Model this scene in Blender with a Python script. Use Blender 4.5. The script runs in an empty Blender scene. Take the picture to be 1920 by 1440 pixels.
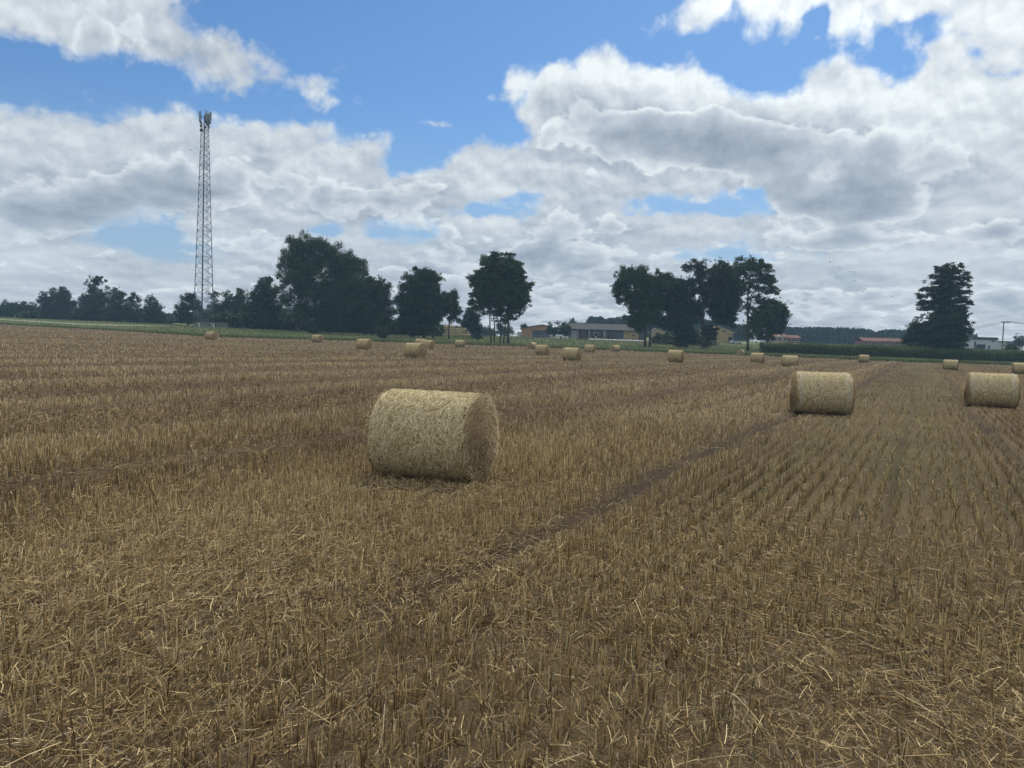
import bpy, math, random
import numpy as np
from mathutils import Matrix, Vector

random.seed(7)
RNG = np.random.default_rng(11)
SC = bpy.context.scene
COL = SC.collection
rad = math.radians

# ------------------------------------------------------------------ camera
FPX, CX, CY = 1442.0, 960.0, 720.0          # focal length and centre, in pixels of the 1920 x 1440 photograph
HC = 1.84                                   # height of the lens above the field
PITCH, ROLL = rad(3.45), rad(1.5)
cam_data = bpy.data.cameras.new('camera')
cam_data.sensor_width = 36.0
cam_data.lens = 36.0 * FPX / 1920.0
cam_data.clip_start, cam_data.clip_end = 0.05, 8000.0
cam = bpy.data.objects.new('camera', cam_data)
COL.objects.link(cam)
CAMROT = Matrix.Rotation(rad(90) - PITCH, 3, 'X') @ Matrix.Rotation(ROLL, 3, 'Z')
cam.matrix_world = Matrix.Translation((0, 0, HC)) @ CAMROT.to_4x4()
SC.camera = cam
CR = np.array(CAMROT)

# ------------------------------------------------------------------ exposure, sun
SC.view_settings.view_transform = 'Standard'
SC.view_settings.look = 'None'
SC.view_settings.exposure = 0.0
SC.view_settings.gamma = 1.0
SC.render.engine = 'CYCLES'
SC.cycles.max_bounces = 5
SC.cycles.diffuse_bounces = 2
SC.cycles.transmission_bounces = 3
SC.cycles.volume_bounces = 0
SC.cycles.use_denoising = True
SC.cycles.caustics_reflective = False
SC.cycles.caustics_refractive = False
SUN_EL, SUN_AZ = rad(52), rad(24)           # azimuth measured from +Y towards +X
sun_data = bpy.data.lights.new('sun', 'SUN')
sun_data.energy = 2.5
sun_data.angle = rad(10)
sun_data.color = (1.0, 0.90, 0.74)
sun = bpy.data.objects.new('sun', sun_data)
COL.objects.link(sun)
_sd = Vector((math.sin(SUN_AZ) * math.cos(SUN_EL), math.cos(SUN_AZ) * math.cos(SUN_EL), math.sin(SUN_EL)))
sun.rotation_euler = _sd.to_track_quat('Z', 'Y').to_euler()
sun.location = (40, 60, 120)


# ------------------------------------------------------------------ photograph <-> world
def ray(u, v):
    """Direction (world) of a photograph pixel."""
    u = np.asarray(u, float); v = np.asarray(v, float)
    d = np.stack([(u - CX) / FPX, -(v - CY) / FPX, -np.ones_like(u)], -1)
    return d @ CR.T


def proj(p):
    p = np.asarray(p, float) - np.array([0, 0, HC])
    c = p @ CR
    return CX + FPX * c[..., 0] / -c[..., 2], CY - FPX * c[..., 1] / -c[..., 2]


def at(u, v, depth):
    """The point of the ray through (u, v) at distance `depth` along +Y."""
    d = ray(u, v)
    return np.array([d[0] / d[1] * depth, depth, HC + d[2] / d[1] * depth])


def lerp_tab(x, xs, ys):
    return np.interp(x, xs, ys)


def sstep(a, b, x):
    t = np.clip((x - a) / (b - a), 0, 1)
    return t * t * (3 - 2 * t)


def hash2(i, j, seed):
    h = np.sin(i * 127.1 + j * 311.7 + seed * 74.7) * 43758.5453
    return h - np.floor(h)


def vnoise(x, y, seed=0):
    x = np.asarray(x, float); y = np.asarray(y, float)
    i, j = np.floor(x), np.floor(y)
    fx, fy = x - i, y - j
    fx = fx * fx * (3 - 2 * fx); fy = fy * fy * (3 - 2 * fy)
    a = hash2(i, j, seed); b = hash2(i + 1, j, seed); c = hash2(i, j + 1, seed); d = hash2(i + 1, j + 1, seed)
    return (a * (1 - fx) + b * fx) * (1 - fy) + (c * (1 - fx) + d * fx) * fy


def fbm(x, y, seed=0, octv=3):
    s, a, n = 0, 0.5, 0
    for k in range(octv):
        s = s + a * vnoise(x * 2 ** k, y * 2 ** k, seed + k * 17)
        n += a; a *= 0.5
    return s / n


# far edge of the stubble, as depth over azimuth
_EU = np.array([-200, 0, 160, 320, 397, 500, 600, 960, 1250, 1440, 1700, 1900, 2200], float)
_ED = np.array([230, 222, 198, 150, 134, 141, 148, 160, 150, 154, 141, 150, 152], float)
_EAZ = np.arctan((_EU - CX) / FPX)


def edge_radius(az):
    dep = lerp_tab(az, _EAZ, _ED)
    return dep / np.cos(np.clip(az, _EAZ[0], _EAZ[-1]))


ROW_AZ = rad(28.1)                           # the drill rows run this way
def row_coords(x, y):
    s = x * math.cos(ROW_AZ) - y * math.sin(ROW_AZ)
    t = x * math.sin(ROW_AZ) + y * math.cos(ROW_AZ)
    return s, t


# wheel tracks: lateral place, half width, depth, how far along they start
TRACKS = [(-3.0, 0.20, 0.085, 3.4), (-8.55, 0.30, 0.05, -99), (-12.0, 0.42, 0.05, -99), (1.5, 0.14, 0.03, 8),
          (-0.35, 0.06, 0.02, 8), (-15.5, 0.38, 0.05, -99), (-19.6, 0.45, 0.05, -99), (-25.0, 0.5, 0.05, -99),
          (-31.5, 0.55, 0.05, -99), (-38, 0.6, 0.06, -99), (-47, 0.7, 0.06, -99), (-55, .75, .06, -99), (-66, .8, .06, -99),
          (-78, .9, .06, -99), (-92, 1.0, .06, -99), (7.2, .25, .04, -99), (12.9, .25, .04, -99), (-5.6, .18, .02, 12)]


def track_amount(s, t):
    m = np.zeros_like(s)
    for c, w, dp, t0 in TRACKS:
        cc = c + 0.12 * np.sin(t * 0.09 + c) + 0.05 * np.sin(t * 0.31 + 2 * c)
        m = np.maximum(m, np.exp(-((s - cc) / w) ** 2) * sstep(t0, t0 + 1.5, t))
    return m


def height(x, y, fine=False):
    """Ground height: a field that falls gently to the right, a bank and a slow rise behind it."""
    x = np.asarray(x, float); y = np.asarray(y, float)
    r = np.hypot(x, y)
    az = np.arctan2(x, np.maximum(y, 1e-3))
    e = edge_radius(az)
    z = -0.0103 * np.clip(x, -200, 200)
    front = sstep(-40, 40, y)
    z = z + front * 1.5 * sstep(e, np.maximum(e + 75, 228), r)
    slope = lerp_tab(az, [-.6, -.38, -.25, -.10, -.06, 0.02, .1, .5], [.008, .010, .004, .001, .001, .012, .021, .020])
    z = z + front * slope * np.clip(r - 228, 0, 130)
    if fine:
        s, t = row_coords(x, y)
        inside = sstep(0, 6, e - r)
        z = z + inside * (0.035 * (fbm(x * 0.9, y * 0.9, 3) - 0.5) + 0.10 * (fbm(x * 0.12, y * 0.12, 5) - 0.5))
        z = z - inside * 0.055 * track_amount(s, t)
        z = z + inside * 0.03 * np.sin(s * 2 * math.pi / 5.6 + 0.6 * np.sin(t * .05))
    return z


def stand(u, depth):
    """A point of the ground seen in photograph column u at that depth."""
    v = 640.0
    for _ in range(4):
        d = ray(u, v)
        x = d[0] / d[1] * depth
        z = float(height(x, depth))
        v = proj((x, depth, z))[1]
    return np.array([x, depth, z])


def hit(u, v, lift=0.0):
    """Where the ray through (u, v) meets the ground raised by lift."""
    d = ray(u, v)
    Y = 20.0
    lo, hi = 2.0, 600.0
    for _ in range(60):
        Y = 0.5 * (lo + hi)
        x = d[0] / d[1] * Y
        z = HC + d[2] / d[1] * Y
        if z > float(height(x, Y)) + lift: lo = Y
        else: hi = Y
    return np.array([d[0] / d[1] * Y, Y, HC + d[2] / d[1] * Y - lift])


# ------------------------------------------------------------------ sky
def lin(r, g, b):
    f = lambda c: (c / 255 / 12.92) if c / 255 <= 0.04045 else ((c / 255 + 0.055) / 1.055) ** 2.4
    return (f(r), f(g), f(b))


world = bpy.data.worlds.new('World')
SC.world = world
world.use_nodes = True


class NT:
    """Small node-tree writer."""
    def __init__(self, tree):
        self.t = tree; tree.nodes.clear()

    def n(self, typ, **kw):
        nd = self.t.nodes.new(typ)
        for k, v in kw.items(): setattr(nd, k, v)
        return nd

    def link(self, a, b): self.t.links.new(a, b)

    def put(self, sock, v):
        if isinstance(v, bpy.types.NodeSocket): self.link(v, sock)
        else: sock.default_value = v

    def m(self, op, a, b=None, c=None, clamp=False):
        nd = self.n('ShaderNodeMath', operation=op, use_clamp=clamp)
        self.put(nd.inputs[0], a)
        if b is not None: self.put(nd.inputs[1], b)
        if c is not None: self.put(nd.inputs[2], c)
        return nd.outputs[0]

    def comb(self, x, y, z):
        nd = self.n('ShaderNodeCombineXYZ')
        for s, v in zip(nd.inputs, (x, y, z)): self.put(s, v)
        return nd.outputs[0]

    def vm(self, op, a, b=None, scale=None):
        nd = self.n('ShaderNodeVectorMath', operation=op)
        self.put(nd.inputs[0], a)
        if b is not None: self.put(nd.inputs[1], b)
        if scale is not None: self.put(nd.inputs['Scale'], scale)
        return nd.outputs['Value' if op in ('DOT_PRODUCT', 'LENGTH') else 'Vector']

    def noise(self, vec, scale, detail=4, rough=0.5, lac=2.0, dist=0.0, color=False):
        nd = self.n('ShaderNodeTexNoise')
        self.put(nd.inputs['Vector'], vec)
        nd.inputs['Scale'].default_value = scale
        nd.inputs['Detail'].default_value = detail
        nd.inputs['Roughness'].default_value = rough
        nd.inputs['Lacunarity'].default_value = lac
        nd.inputs['Distortion'].default_value = dist
        return nd.outputs['Color' if color else 'Fac']

    def rng(self, v, a, b, c=0.0, d=1.0, smooth=False):
        nd = self.n('ShaderNodeMapRange', interpolation_type='SMOOTHSTEP' if smooth else 'LINEAR')
        self.put(nd.inputs[0], v)
        for i, q in enumerate((a, b, c, d)): self.put(nd.inputs[i + 1], q)
        return nd.outputs[0]

    def mix(self, fac, a, b, blend='MIX'):
        nd = self.n('ShaderNodeMix', data_type='RGBA', blend_type=blend)
        self.put(nd.inputs[0], fac)
        for s, v in ((nd.inputs[6], a), (nd.inputs[7], b)):
            if isinstance(v, bpy.types.NodeSocket): self.link(v, s)
            else: s.default_value = (*v[:3], 1)
        return nd.outputs[2]

    def ramp(self, fac, stops):
        nd = self.n('ShaderNodeValToRGB')
        self.put(nd.inputs[0], fac)
        el = nd.color_ramp.elements
        while len(el) < len(stops): el.new(0.5)
        for e, (p, c) in zip(el, stops):
            e.position = p; e.color = (*c[:3], 1)
        return nd.outputs[0]


def poly_dist(px, py, pts):
    """Signed distance to a polygon, positive inside."""
    pts = np.array(pts, float); n = len(pts)
    best = np.full(px.shape, 1e9); inside = np.zeros(px.shape, bool)
    for i in range(n):
        a, b = pts[i], pts[(i + 1) % n]
        ex, ey = b - a
        wx, wy = px - a[0], py - a[1]
        t = np.clip((wx * ex + wy * ey) / (ex * ex + ey * ey + 1e-9), 0, 1)
        best = np.minimum(best, np.hypot(wx - ex * t, wy - ey * t))
        cond = ((a[1] > py) != (b[1] > py)) & (px < (b[0] - a[0]) * (py - a[1]) / (b[1] - a[1] + 1e-12) + a[0])
        inside ^= cond
    return np.where(inside, best, -best)


CLOUD_POLYS = [   # outline (in photograph pixels, used only to find directions in the sky), edge softness, strength
    ([(-400, -300), (380, -300), (352, 0), (372, 48), (430, 62), (470, 80), (500, 108), (565, 122), (612, 152), (665, 200),
      (600, 202), (560, 194), (500, 182), (440, 190), (390, 184), (330, 160), (250, 140), (200, 122), (100, 106), (50, 92), (0, 86), (-400, 40)], 24, 1),
    ([(-400, 188), (0, 190), (40, 195), (100, 208), (200, 212), (290, 205), (335, 190), (375, 205), (392, 232), (440, 216),
      (480, 228), (540, 218), (620, 232), (690, 246), (742, 278), (750, 312), (800, 302), (850, 288), (880, 264), (930, 258),
      (990, 258), (970, 238), (954, 200), (962, 186), (978, 176), (930, 160), (926, 140), (960, 116), (1010, 118), (1060, 110),
      (1140, 80), (1180, 95), (1215, 112), (1280, 106), (1320, 132), (1370, 152), (1400, 166), (1440, 164), (1500, 158),
      (1495, 140), (1540, 112), (1590, 110), (1620, 122), (1680, 128), (1725, 112), (1770, 80), (1790, 40), (2400, -20),
      (2400, 760), (-400, 760)], 16, 1),
    ([(1212, 46), (1240, 16), (1290, -10), (1300, -300), (2400, -300), (2400, 150), (1920, 120), (1850, 104), (1760, 100),
      (1700, 94), (1640, 88), (1590, 80), (1540, 74), (1480, 62), (1420, 68), (1370, 50), (1330, 56), (1290, 64), (1240, 70)], 22, 0.9),
]
CLOUD_SPOTS = [(815, 236, 36, 22, .92), (140, 154, 64, 24, .62), (934, 182, 18, 20, .8), (1455, 122, 26, 14, .85), (885, 202, 16, 8, .6),
               (60, 118, 50, 14, .25), (632, 130, 18, 12, .6), (330, 165, 60, 14, .3), (1000, 100, 30, 10, .4), (500, 90, 25, 20, .3)]
CLOUD_HOLES = [   # gaps of blue
    (930, 380, 55, 11, .85), (885, 396, 16, 10, .7), (975, 370, 30, 7, .6), (760, 434, 62, 12, .8), (715, 425, 24, 10, .5), (1250, 384, 75, 13, .8),
    (1330, 388, 85, 15, .8), (1408, 376, 34, 17, .6), (1360, 474, 140, 12, .45), (270, 440, 80, 28, .62), (320, 470, 70, 20, .5),
    (625, 432, 30, 9, .6), (1412, 30, 26, 10, .6), (1525, 28, 26, 10, .5), (1715, 34, 60, 12, .55), (1745, 60, 30, 20, .6), (1858, 106, 22, 10, .5),
    (1905, 128, 20, 8, .3), (1560, 148, 30, 8, .35), (420, 300, 1, 1, 0)]
CLOUD_TONE = [    # where the clouds are darker or lighter
    (150, 372, 240, 48, -.24), (400, 345, 150, 45, -.16), (80, 405, 150, 24, -.14), (440, 442, 90, 18, -.12), (650, 392, 62, 42, -.24),
    (770, 380, 85, 40, -.24), (840, 430, 55, 20, -.12), (1150, 232, 130, 50, -.26), (1330, 270, 240, 62, -.28), (1580, 375, 140, 36, -.42),
    (1500, 300, 200, 40, -.12), (1570, 445, 140, 20, -.26), (1720, 310, 170, 60, -.12), (1080, 420, 110, 36, -.22), (1020, 482, 85, 28, -.30),
    (850, 492, 60, 34, -.16), (1842, 430, 48, 13, -.26), (1905, 452, 60, 18, -.26), (1150, 130, 210, 34, .16), (1340, 172, 130, 22, .2),
    (1620, 178, 220, 24, .14), (850, 320, 90, 18, .12), (1300, 345, 70, 22, .12), (890, 412, 60, 12, .12), (60, 20, 120, 30, .06),
    (400, 236, 420, 22, .08), (170, 452, 110, 10, .12), (1700, 475, 140, 12, .14), (960, 580, 1400, 80, -.17), (700, 160, 1, 1, 0),
    (1700, 150, 250, 60, .06), (970, 200, 40, 60, .14), (1800, 260, 120, 16, .08), (250, 60, 260, 40, -.05)]
AZ0, AZ1, EL0, EL1, NC, NR = rad(-44), rad(44), rad(-1.5), rad(30), 72, 30


def sky_grids():
    az = np.linspace(AZ0, AZ1, NC); el = np.linspace(EL0, EL1, NR)
    A, E = np.meshgrid(az, el)
    pts = np.stack([np.sin(A) * np.cos(E), np.cos(A) * np.cos(E), np.sin(E)], -1) * 1000 + np.array([0, 0, HC])
    U, V = proj(pts)
    cov = np.zeros(U.shape)
    for pts_, soft, k in CLOUD_POLYS:
        cov = np.maximum(cov, k * np.clip(0.5 + poly_dist(U, V, pts_) / (4.4 * soft), 0, 1.5))
    for u, v, ru, rv, k in CLOUD_SPOTS:
        cov = np.maximum(cov, k * np.exp(-((U - u) / ru) ** 2 - ((V - v) / rv) ** 2))
    for u, v, ru, rv, k in CLOUD_HOLES:
        cov = np.minimum(cov, 1.25 - 1.35 * k ** .5 * np.exp(-0.45 * ((U - u) / ru) ** 2 - 0.45 * ((V - v) / rv) ** 2))
    tone = np.full(U.shape, 0.80)
    for u, v, ru, rv, k in CLOUD_TONE:
        tone = tone + k * np.exp(-((U - u) / ru) ** 2 - ((V - v) / rv) ** 2)
    return np.clip(cov, 0, 1.5) / 1.5, np.clip(tone, 0, 1)


def build_world():
    w = NT(world.node_tree)
    geo = w.n('ShaderNodeTexCoord')
    d = geo.outputs['Generated']
    sep = w.n('ShaderNodeSeparateXYZ'); w.link(d, sep.inputs[0])
    x, y, z = sep.outputs
    az = w.m('ARCTAN2', x, y)
    el = w.m('ARCSINE', w.m('MINIMUM', w.m('MAXIMUM', z, -1.0), 1.0))
    # cloud space: flattened towards the horizon
    elw = w.m('MULTIPLY', w.m('LOGARITHM', w.m('ADD', w.m('MAXIMUM', el, -0.03), 0.08), 2.71828), 0.40)
    q = w.comb(az, elw, 0.37)
    warp = w.noise(q, 7.0, 5, 0.55, color=True)
    wv = w.vm('SUBTRACT', warp, (0.5, 0.5, 0.5))
    wsep = w.n('ShaderNodeSeparateXYZ'); w.link(wv, wsep.inputs[0])
    flat = w.rng(el, 0.0, 0.25, 0.25, 1.0)
    az2 = w.m('ADD', az, w.m('MULTIPLY', wsep.outputs[0], 0.055))
    el2 = w.m('ADD', el, w.m('MULTIPLY', w.m('MULTIPLY', wsep.outputs[1], 0.045), flat))
    cu = w.rng(az2, AZ0, AZ1)
    cv = w.rng(el2, EL0, EL1, 0.0, float(NR - 1))
    cov, tone = sky_grids()
    acc = None
    for r in range(NR):
        cn = w.n('ShaderNodeRGBCurve')
        mp = cn.mapping
        for ci, row in ((0, cov[r]), (1, tone[r])):
            c = mp.curves[ci]
            pts = c.points
            pts[0].location = (0.0, float(row[0])); pts[1].location = (1.0, float(row[-1]))
            for k in range(1, NC - 1):
                # leave out points the straight line already gives
                if abs(row[k] - row[k - 1]) < 1e-3 and abs(row[k + 1] - row[k]) < 1e-3: continue
                pts.new(k / (NC - 1), float(row[k]))
        mp.update()
        w.link(w.comb(cu, cu, 0.0), cn.inputs['Color'])
        hat = w.m('SUBTRACT', 1.0, w.m('ABSOLUTE', w.m('SUBTRACT', cv, float(r))), clamp=True)
        term = w.vm('SCALE', cn.outputs[0], scale=hat)
        acc = term if acc is None else w.vm('ADD', acc, term)
    asep = w.n('ShaderNodeSeparateXYZ'); w.link(acc, asep.inputs[0])
    C, T = w.m('MULTIPLY', asep.outputs[0], 1.5), asep.outputs[1]
    # beyond the mapped part of the sky: broken cloud of the same kind
    inside = w.m('MULTIPLY', w.rng(w.m('ABSOLUTE', az), rad(41), rad(46), 1.0, 0.0, True),
                 w.rng(el, rad(27), rad(31), 1.0, 0.0, True))
    gen = w.rng(w.noise(d, 2.2, 6, 0.55), 0.30, 0.5, 0.0, 1.0)
    C = w.m('ADD', w.m('MULTIPLY', C, inside), w.m('MULTIPLY', gen, w.m('SUBTRACT', 1.0, inside)))
    T = w.m('ADD', w.m('MULTIPLY', T, inside), w.m('MULTIPLY', 0.82, w.m('SUBTRACT', 1.0, inside)))
    # edges and billows
    def puffs(vec, scale):
        vn = w.n('ShaderNodeTexVoronoi', voronoi_dimensions='2D', feature='F1')
        w.link(vec, vn.inputs['Vector'])
        vn.inputs['Scale'].default_value = scale
        vn.inputs['Detail'].default_value = 3.0
        vn.inputs['Roughness'].default_value = 0.55
        vn.inputs['Lacunarity'].default_value = 2.1
        return w.m('SUBTRACT', 1.0, vn.outputs['Distance'])
    qw = w.vm('ADD', q, w.vm('SCALE', wv, scale=0.05))
    n1 = w.noise(q, 13.0, 9, 0.60, 2.1)
    p0 = puffs(qw, 15.0)
    edge = w.m('ADD', w.m('MULTIPLY', w.m('SUBTRACT', n1, 0.5), 0.95), w.m('MULTIPLY', w.m('SUBTRACT', p0, 0.55), 0.40))
    fine_n = w.noise(qw, 38.0, 6, 0.6)
    edge = w.m('ADD', edge, w.m('MULTIPLY', w.m('SUBTRACT', fine_n, 0.5), w.rng(el, 0.03, 0.2, 1.0, 0.35)))
    dens = w.m('ADD', C, edge)
    alpha = w.rng(dens, 0.30, w.rng(el, 0.0, 0.2, 0.85, 0.74), 0.0, 1.0, True)
    up = (0.005, 0.013, 0.0)
    b0 = w.m('ADD', w.m('MULTIPLY', w.noise(qw, 10.0, 6, 0.5), 0.8), w.m('MULTIPLY', p0, 0.34))
    b1 = w.m('ADD', w.m('MULTIPLY', w.noise(w.vm('ADD', qw, up), 10.0, 6, 0.5), 0.8), w.m('MULTIPLY', puffs(w.vm('ADD', qw, up), 15.0), 0.34))
    relief = w.m('SUBTRACT', b0, b1)
    qs = w.comb(w.m('MULTIPLY', az, 0.35), elw, 1.9)
    streak = w.noise(qs, 15.0, 5, 0.5)
    low = w.rng(el, 0.02, 0.2, 1.0, 0.0, True)
    # a pale deck, and in front of it separate dark-based heaps wherever the map says the clouds are dark
    back = w.m('ADD', w.m('MAXIMUM', T, 0.64), w.m('MULTIPLY', relief, w.rng(el, 0.0, 0.2, 0.40, 0.80)))
    back = w.m('ADD', back, w.m('MULTIPLY', w.m('SUBTRACT', w.noise(q, 6.0, 6, 0.5), 0.5), 0.30))
    q2 = w.vm('ADD', qw, (3.1, 1.7, 0.0))
    def heaps(vec):
        lo_n, hi_n = w.noise(vec, 7.5, 7, 0.54), w.noise(vec, 19.0, 6, 0.55)
        k_hi = w.rng(el, 0.04, 0.24, 0.50, 0.22)
        return w.m('ADD', w.m('MULTIPLY', lo_n, w.m('SUBTRACT', 1.0, k_hi)), w.m('MULTIPLY', hi_n, k_hi))
    n2 = heaps(q2)
    n2u = heaps(w.vm('ADD', q2, (0.0, 0.017, 0.0)))
    heap = w.m('ADD', w.m('MULTIPLY', w.m('SUBTRACT', 0.75, T), 3.0), w.m('MULTIPLY', w.m('SUBTRACT', n2, 0.5), 3.0))
    heap = w.m('ADD', heap, w.m('MULTIPLY', w.m('SUBTRACT', p0, 0.55), 0.30))
    a_heap = w.rng(heap, 0.0, w.rng(el, 0.0, 0.2, 0.24, 0.16), 0.0, 1.0, True)
    t_heap = w.m('SUBTRACT', w.m('SUBTRACT', 0.98, w.m('MULTIPLY', w.rng(heap, 0.0, 0.42, 0.0, 1.0, True), 0.26)), w.m('MULTIPLY', w.rng(heap, 0.1, 1.3, 0.0, 1.0), 0.48))
    t_heap = w.m('ADD', t_heap, w.m('MULTIPLY', w.m('SUBTRACT', n2, n2u), 1.5))
    t_heap = w.m('ADD', t_heap, w.m('MULTIPLY', relief, 0.55))
    tone_n = w.m('ADD', w.m('MULTIPLY', back, w.m('SUBTRACT', 1.0, a_heap)), w.m('MULTIPLY', t_heap, a_heap))
    tone_n = w.m('ADD', tone_n, w.m('MULTIPLY', w.m('MULTIPLY', w.m('SUBTRACT', streak, 0.5), 0.45), low))
    tone_n = w.m('ADD', tone_n, w.m('MULTIPLY', w.m('SUBTRACT', 1.0, alpha), 0.12))
    ccol = w.ramp(tone_n, [(0.0, lin(108, 122, 142)), (0.35, lin(142, 155, 172)), (0.6, lin(178, 188, 200)),
                           (0.8, lin(209, 216, 223)), (1.0, lin(234, 241, 244))])
    sky = w.n('ShaderNodeTexSky', sky_type='NISHITA')
    sky.sun_disc = False
    sky.sun_elevation = SUN_EL
    sky.sun_rotation = SUN_AZ
    sky.air_density = 1.0; sky.dust_density = 0.6; sky.ozone_density = 1.6
    blue = w.vm('MULTIPLY', sky.outputs[0], (0.53, 0.80, 1.07))
    # clouds are given in picture values: divide by the strength of the background
    STR = 0.10
    cc = w.vm('SCALE', ccol, scale=1.0 / STR)
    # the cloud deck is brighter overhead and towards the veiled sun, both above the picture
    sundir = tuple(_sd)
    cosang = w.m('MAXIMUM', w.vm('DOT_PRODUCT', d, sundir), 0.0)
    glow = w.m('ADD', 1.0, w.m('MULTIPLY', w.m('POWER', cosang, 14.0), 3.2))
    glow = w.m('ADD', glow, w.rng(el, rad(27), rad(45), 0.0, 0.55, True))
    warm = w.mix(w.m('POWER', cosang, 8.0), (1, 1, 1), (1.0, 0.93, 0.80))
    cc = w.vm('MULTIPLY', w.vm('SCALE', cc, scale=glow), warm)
    hz = w.rng(el, 0.0, 0.30, 0.80, 0.0, True)
    blue = w.mix(hz, blue, tuple(c / STR for c in lin(172, 190, 212)))
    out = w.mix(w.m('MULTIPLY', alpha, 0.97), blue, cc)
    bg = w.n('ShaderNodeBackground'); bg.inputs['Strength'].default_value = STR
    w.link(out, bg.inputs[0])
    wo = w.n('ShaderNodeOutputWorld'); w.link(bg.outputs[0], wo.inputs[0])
    world.cycles.sampling_method = 'MANUAL'
    world.cycles.sample_map_resolution = 1024


build_world()


# ------------------------------------------------------------------ materials
def mat_simple(name, col, rough=0.8, metal=0.0, var=0.0, scale=3.0, bump=0.0):
    m = bpy.data.materials.new(name); m.use_nodes = True
    w = NT(m.node_tree)
    p = w.n('ShaderNodeBsdfPrincipled')
    p.inputs['Roughness'].default_value = rough
    p.inputs['Metallic'].default_value = metal
    p.inputs['Specular IOR Level'].default_value = 0.25
    tc = w.n('ShaderNodeTexCoord')
    if var:
        n = w.noise(tc.outputs['Object'], scale, 5, 0.6)
        f = w.rng(n, 0.3, 0.7, 1 - var, 1 + var)
        w.link(w.vm('SCALE', tuple(col), scale=f), p.inputs['Base Color'])
    else:
        p.inputs['Base Color'].default_value = (*col, 1)
    if bump:
        b = w.n('ShaderNodeBump'); b.inputs['Strength'].default_value = bump
        w.link(w.noise(tc.outputs['Object'], scale * 4, 5, 0.6), b.inputs['Height'])
        w.link(b.outputs[0], p.inputs['Normal'])
    o = w.n('ShaderNodeOutputMaterial'); w.link(p.outputs[0], o.inputs[0])
    return m


def mat_attr(name, rough=0.75, spec=0.15, trans=0.0):
    """Colour from the mesh attribute 'tint' (one natural colour per straw, leaf or clump)."""
    m = bpy.data.materials.new(name); m.use_nodes = True
    w = NT(m.node_tree)
    a = w.n('ShaderNodeAttribute', attribute_name='tint')
    p = w.n('ShaderNodeBsdfPrincipled')
    p.inputs['Roughness'].default_value = rough
    p.inputs['Specular IOR Level'].default_value = spec
    w.link(a.outputs[0], p.inputs['Base Color'])
    o = w.n('ShaderNodeOutputMaterial')
    if trans:
        t = w.n('ShaderNodeBsdfTranslucent'); w.link(a.outputs[0], t.inputs[0])
        mx = w.n('ShaderNodeMixShader'); mx.inputs[0].default_value = trans
        w.link(p.outputs[0], mx.inputs[1]); w.link(t.outputs[0], mx.inputs[2]); w.link(mx.outputs[0], o.inputs[0])
    else:
        w.link(p.outputs[0], o.inputs[0])
    return m


M_STRAW = mat_attr('straw', 0.7, 0.10, 0.04)
M_LEAF = mat_attr('foliage', 0.7, 0.12, 0.18)
M_GRASS = mat_attr('grass blades', 0.7, 0.12, 0.2)
M_BARK = mat_simple('bark', (0.055, 0.045, 0.036), 0.9, 0, 0.4, 2.0)
M_STEEL = mat_simple('galvanised steel', (0.085, 0.098, 0.115), 0.6, 0.2, 0.1, 1.0)
M_DARKSTEEL = mat_simple('dark steel', (0.045, 0.052, 0.062), 0.6, 0.2, 0.1, 1.0)
M_ANT = mat_simple('antenna shell', (0.27, 0.30, 0.32), 0.5, 0, 0.05, 1.0)
M_WHITE = mat_simple('white paint', (0.55, 0.56, 0.56), 0.5, 0, 0.08, 1.0)
M_GLASS = mat_simple('dark window glass', (0.02, 0.024, 0.028), 0.12)
M_TYRE = mat_simple('tyre rubber', (0.02, 0.02, 0.02), 0.85)


def mat_soil():
    m = bpy.data.materials.new('field soil and chaff'); m.use_nodes = True
    w = NT(m.node_tree)
    g = w.n('ShaderNodeNewGeometry'); P = g.outputs['Position']
    a = w.n('ShaderNodeAttribute', attribute_name='tint')
    fine = w.noise(P, 55.0, 4, 0.7)
    mid = w.noise(P, 6.0, 5, 0.6)
    big = w.noise(P, 0.35, 4, 0.55)
    soil = w.mix(mid, (0.030, 0.022, 0.016), (0.070, 0.052, 0.037))
    chaff = w.mix(w.noise(P, 140.0, 3, 0.6), (0.09, 0.062, 0.034), (0.30, 0.22, 0.12))
    sep = w.n('ShaderNodeSeparateColor'); w.link(a.outputs[0], sep.inputs[0])
    f = w.m('ADD', w.m('MULTIPLY', w.m('SUBTRACT', fine, 0.5), 1.6), w.m('MULTIPLY', w.m('SUBTRACT', big, 0.5), 0.7))
    f = w.m('ADD', f, sep.outputs[0], clamp=True)
    col = w.mix(f, soil, chaff)
    gr = w.m('MULTIPLY', sep.outputs[1], w.rng(w.noise(P, 3.0, 5, 0.65), 0.42, 0.62))
    col = w.mix(gr, col, (0.075, 0.095, 0.040))
    p = w.n('ShaderNodeBsdfPrincipled'); p.inputs['Roughness'].default_value = 0.95
    p.inputs['Specular IOR Level'].default_value = 0.05
    w.link(col, p.inputs['Base Color'])
    b = w.n('ShaderNodeBump'); b.inputs['Strength'].default_value = 0.7; b.inputs['Distance'].default_value = 0.02
    w.link(w.m('ADD', fine, mid), b.inputs['Height']); w.link(b.outputs[0], p.inputs['Normal'])
    o = w.n('ShaderNodeOutputMaterial'); w.link(p.outputs[0], o.inputs[0])
    return m


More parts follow.
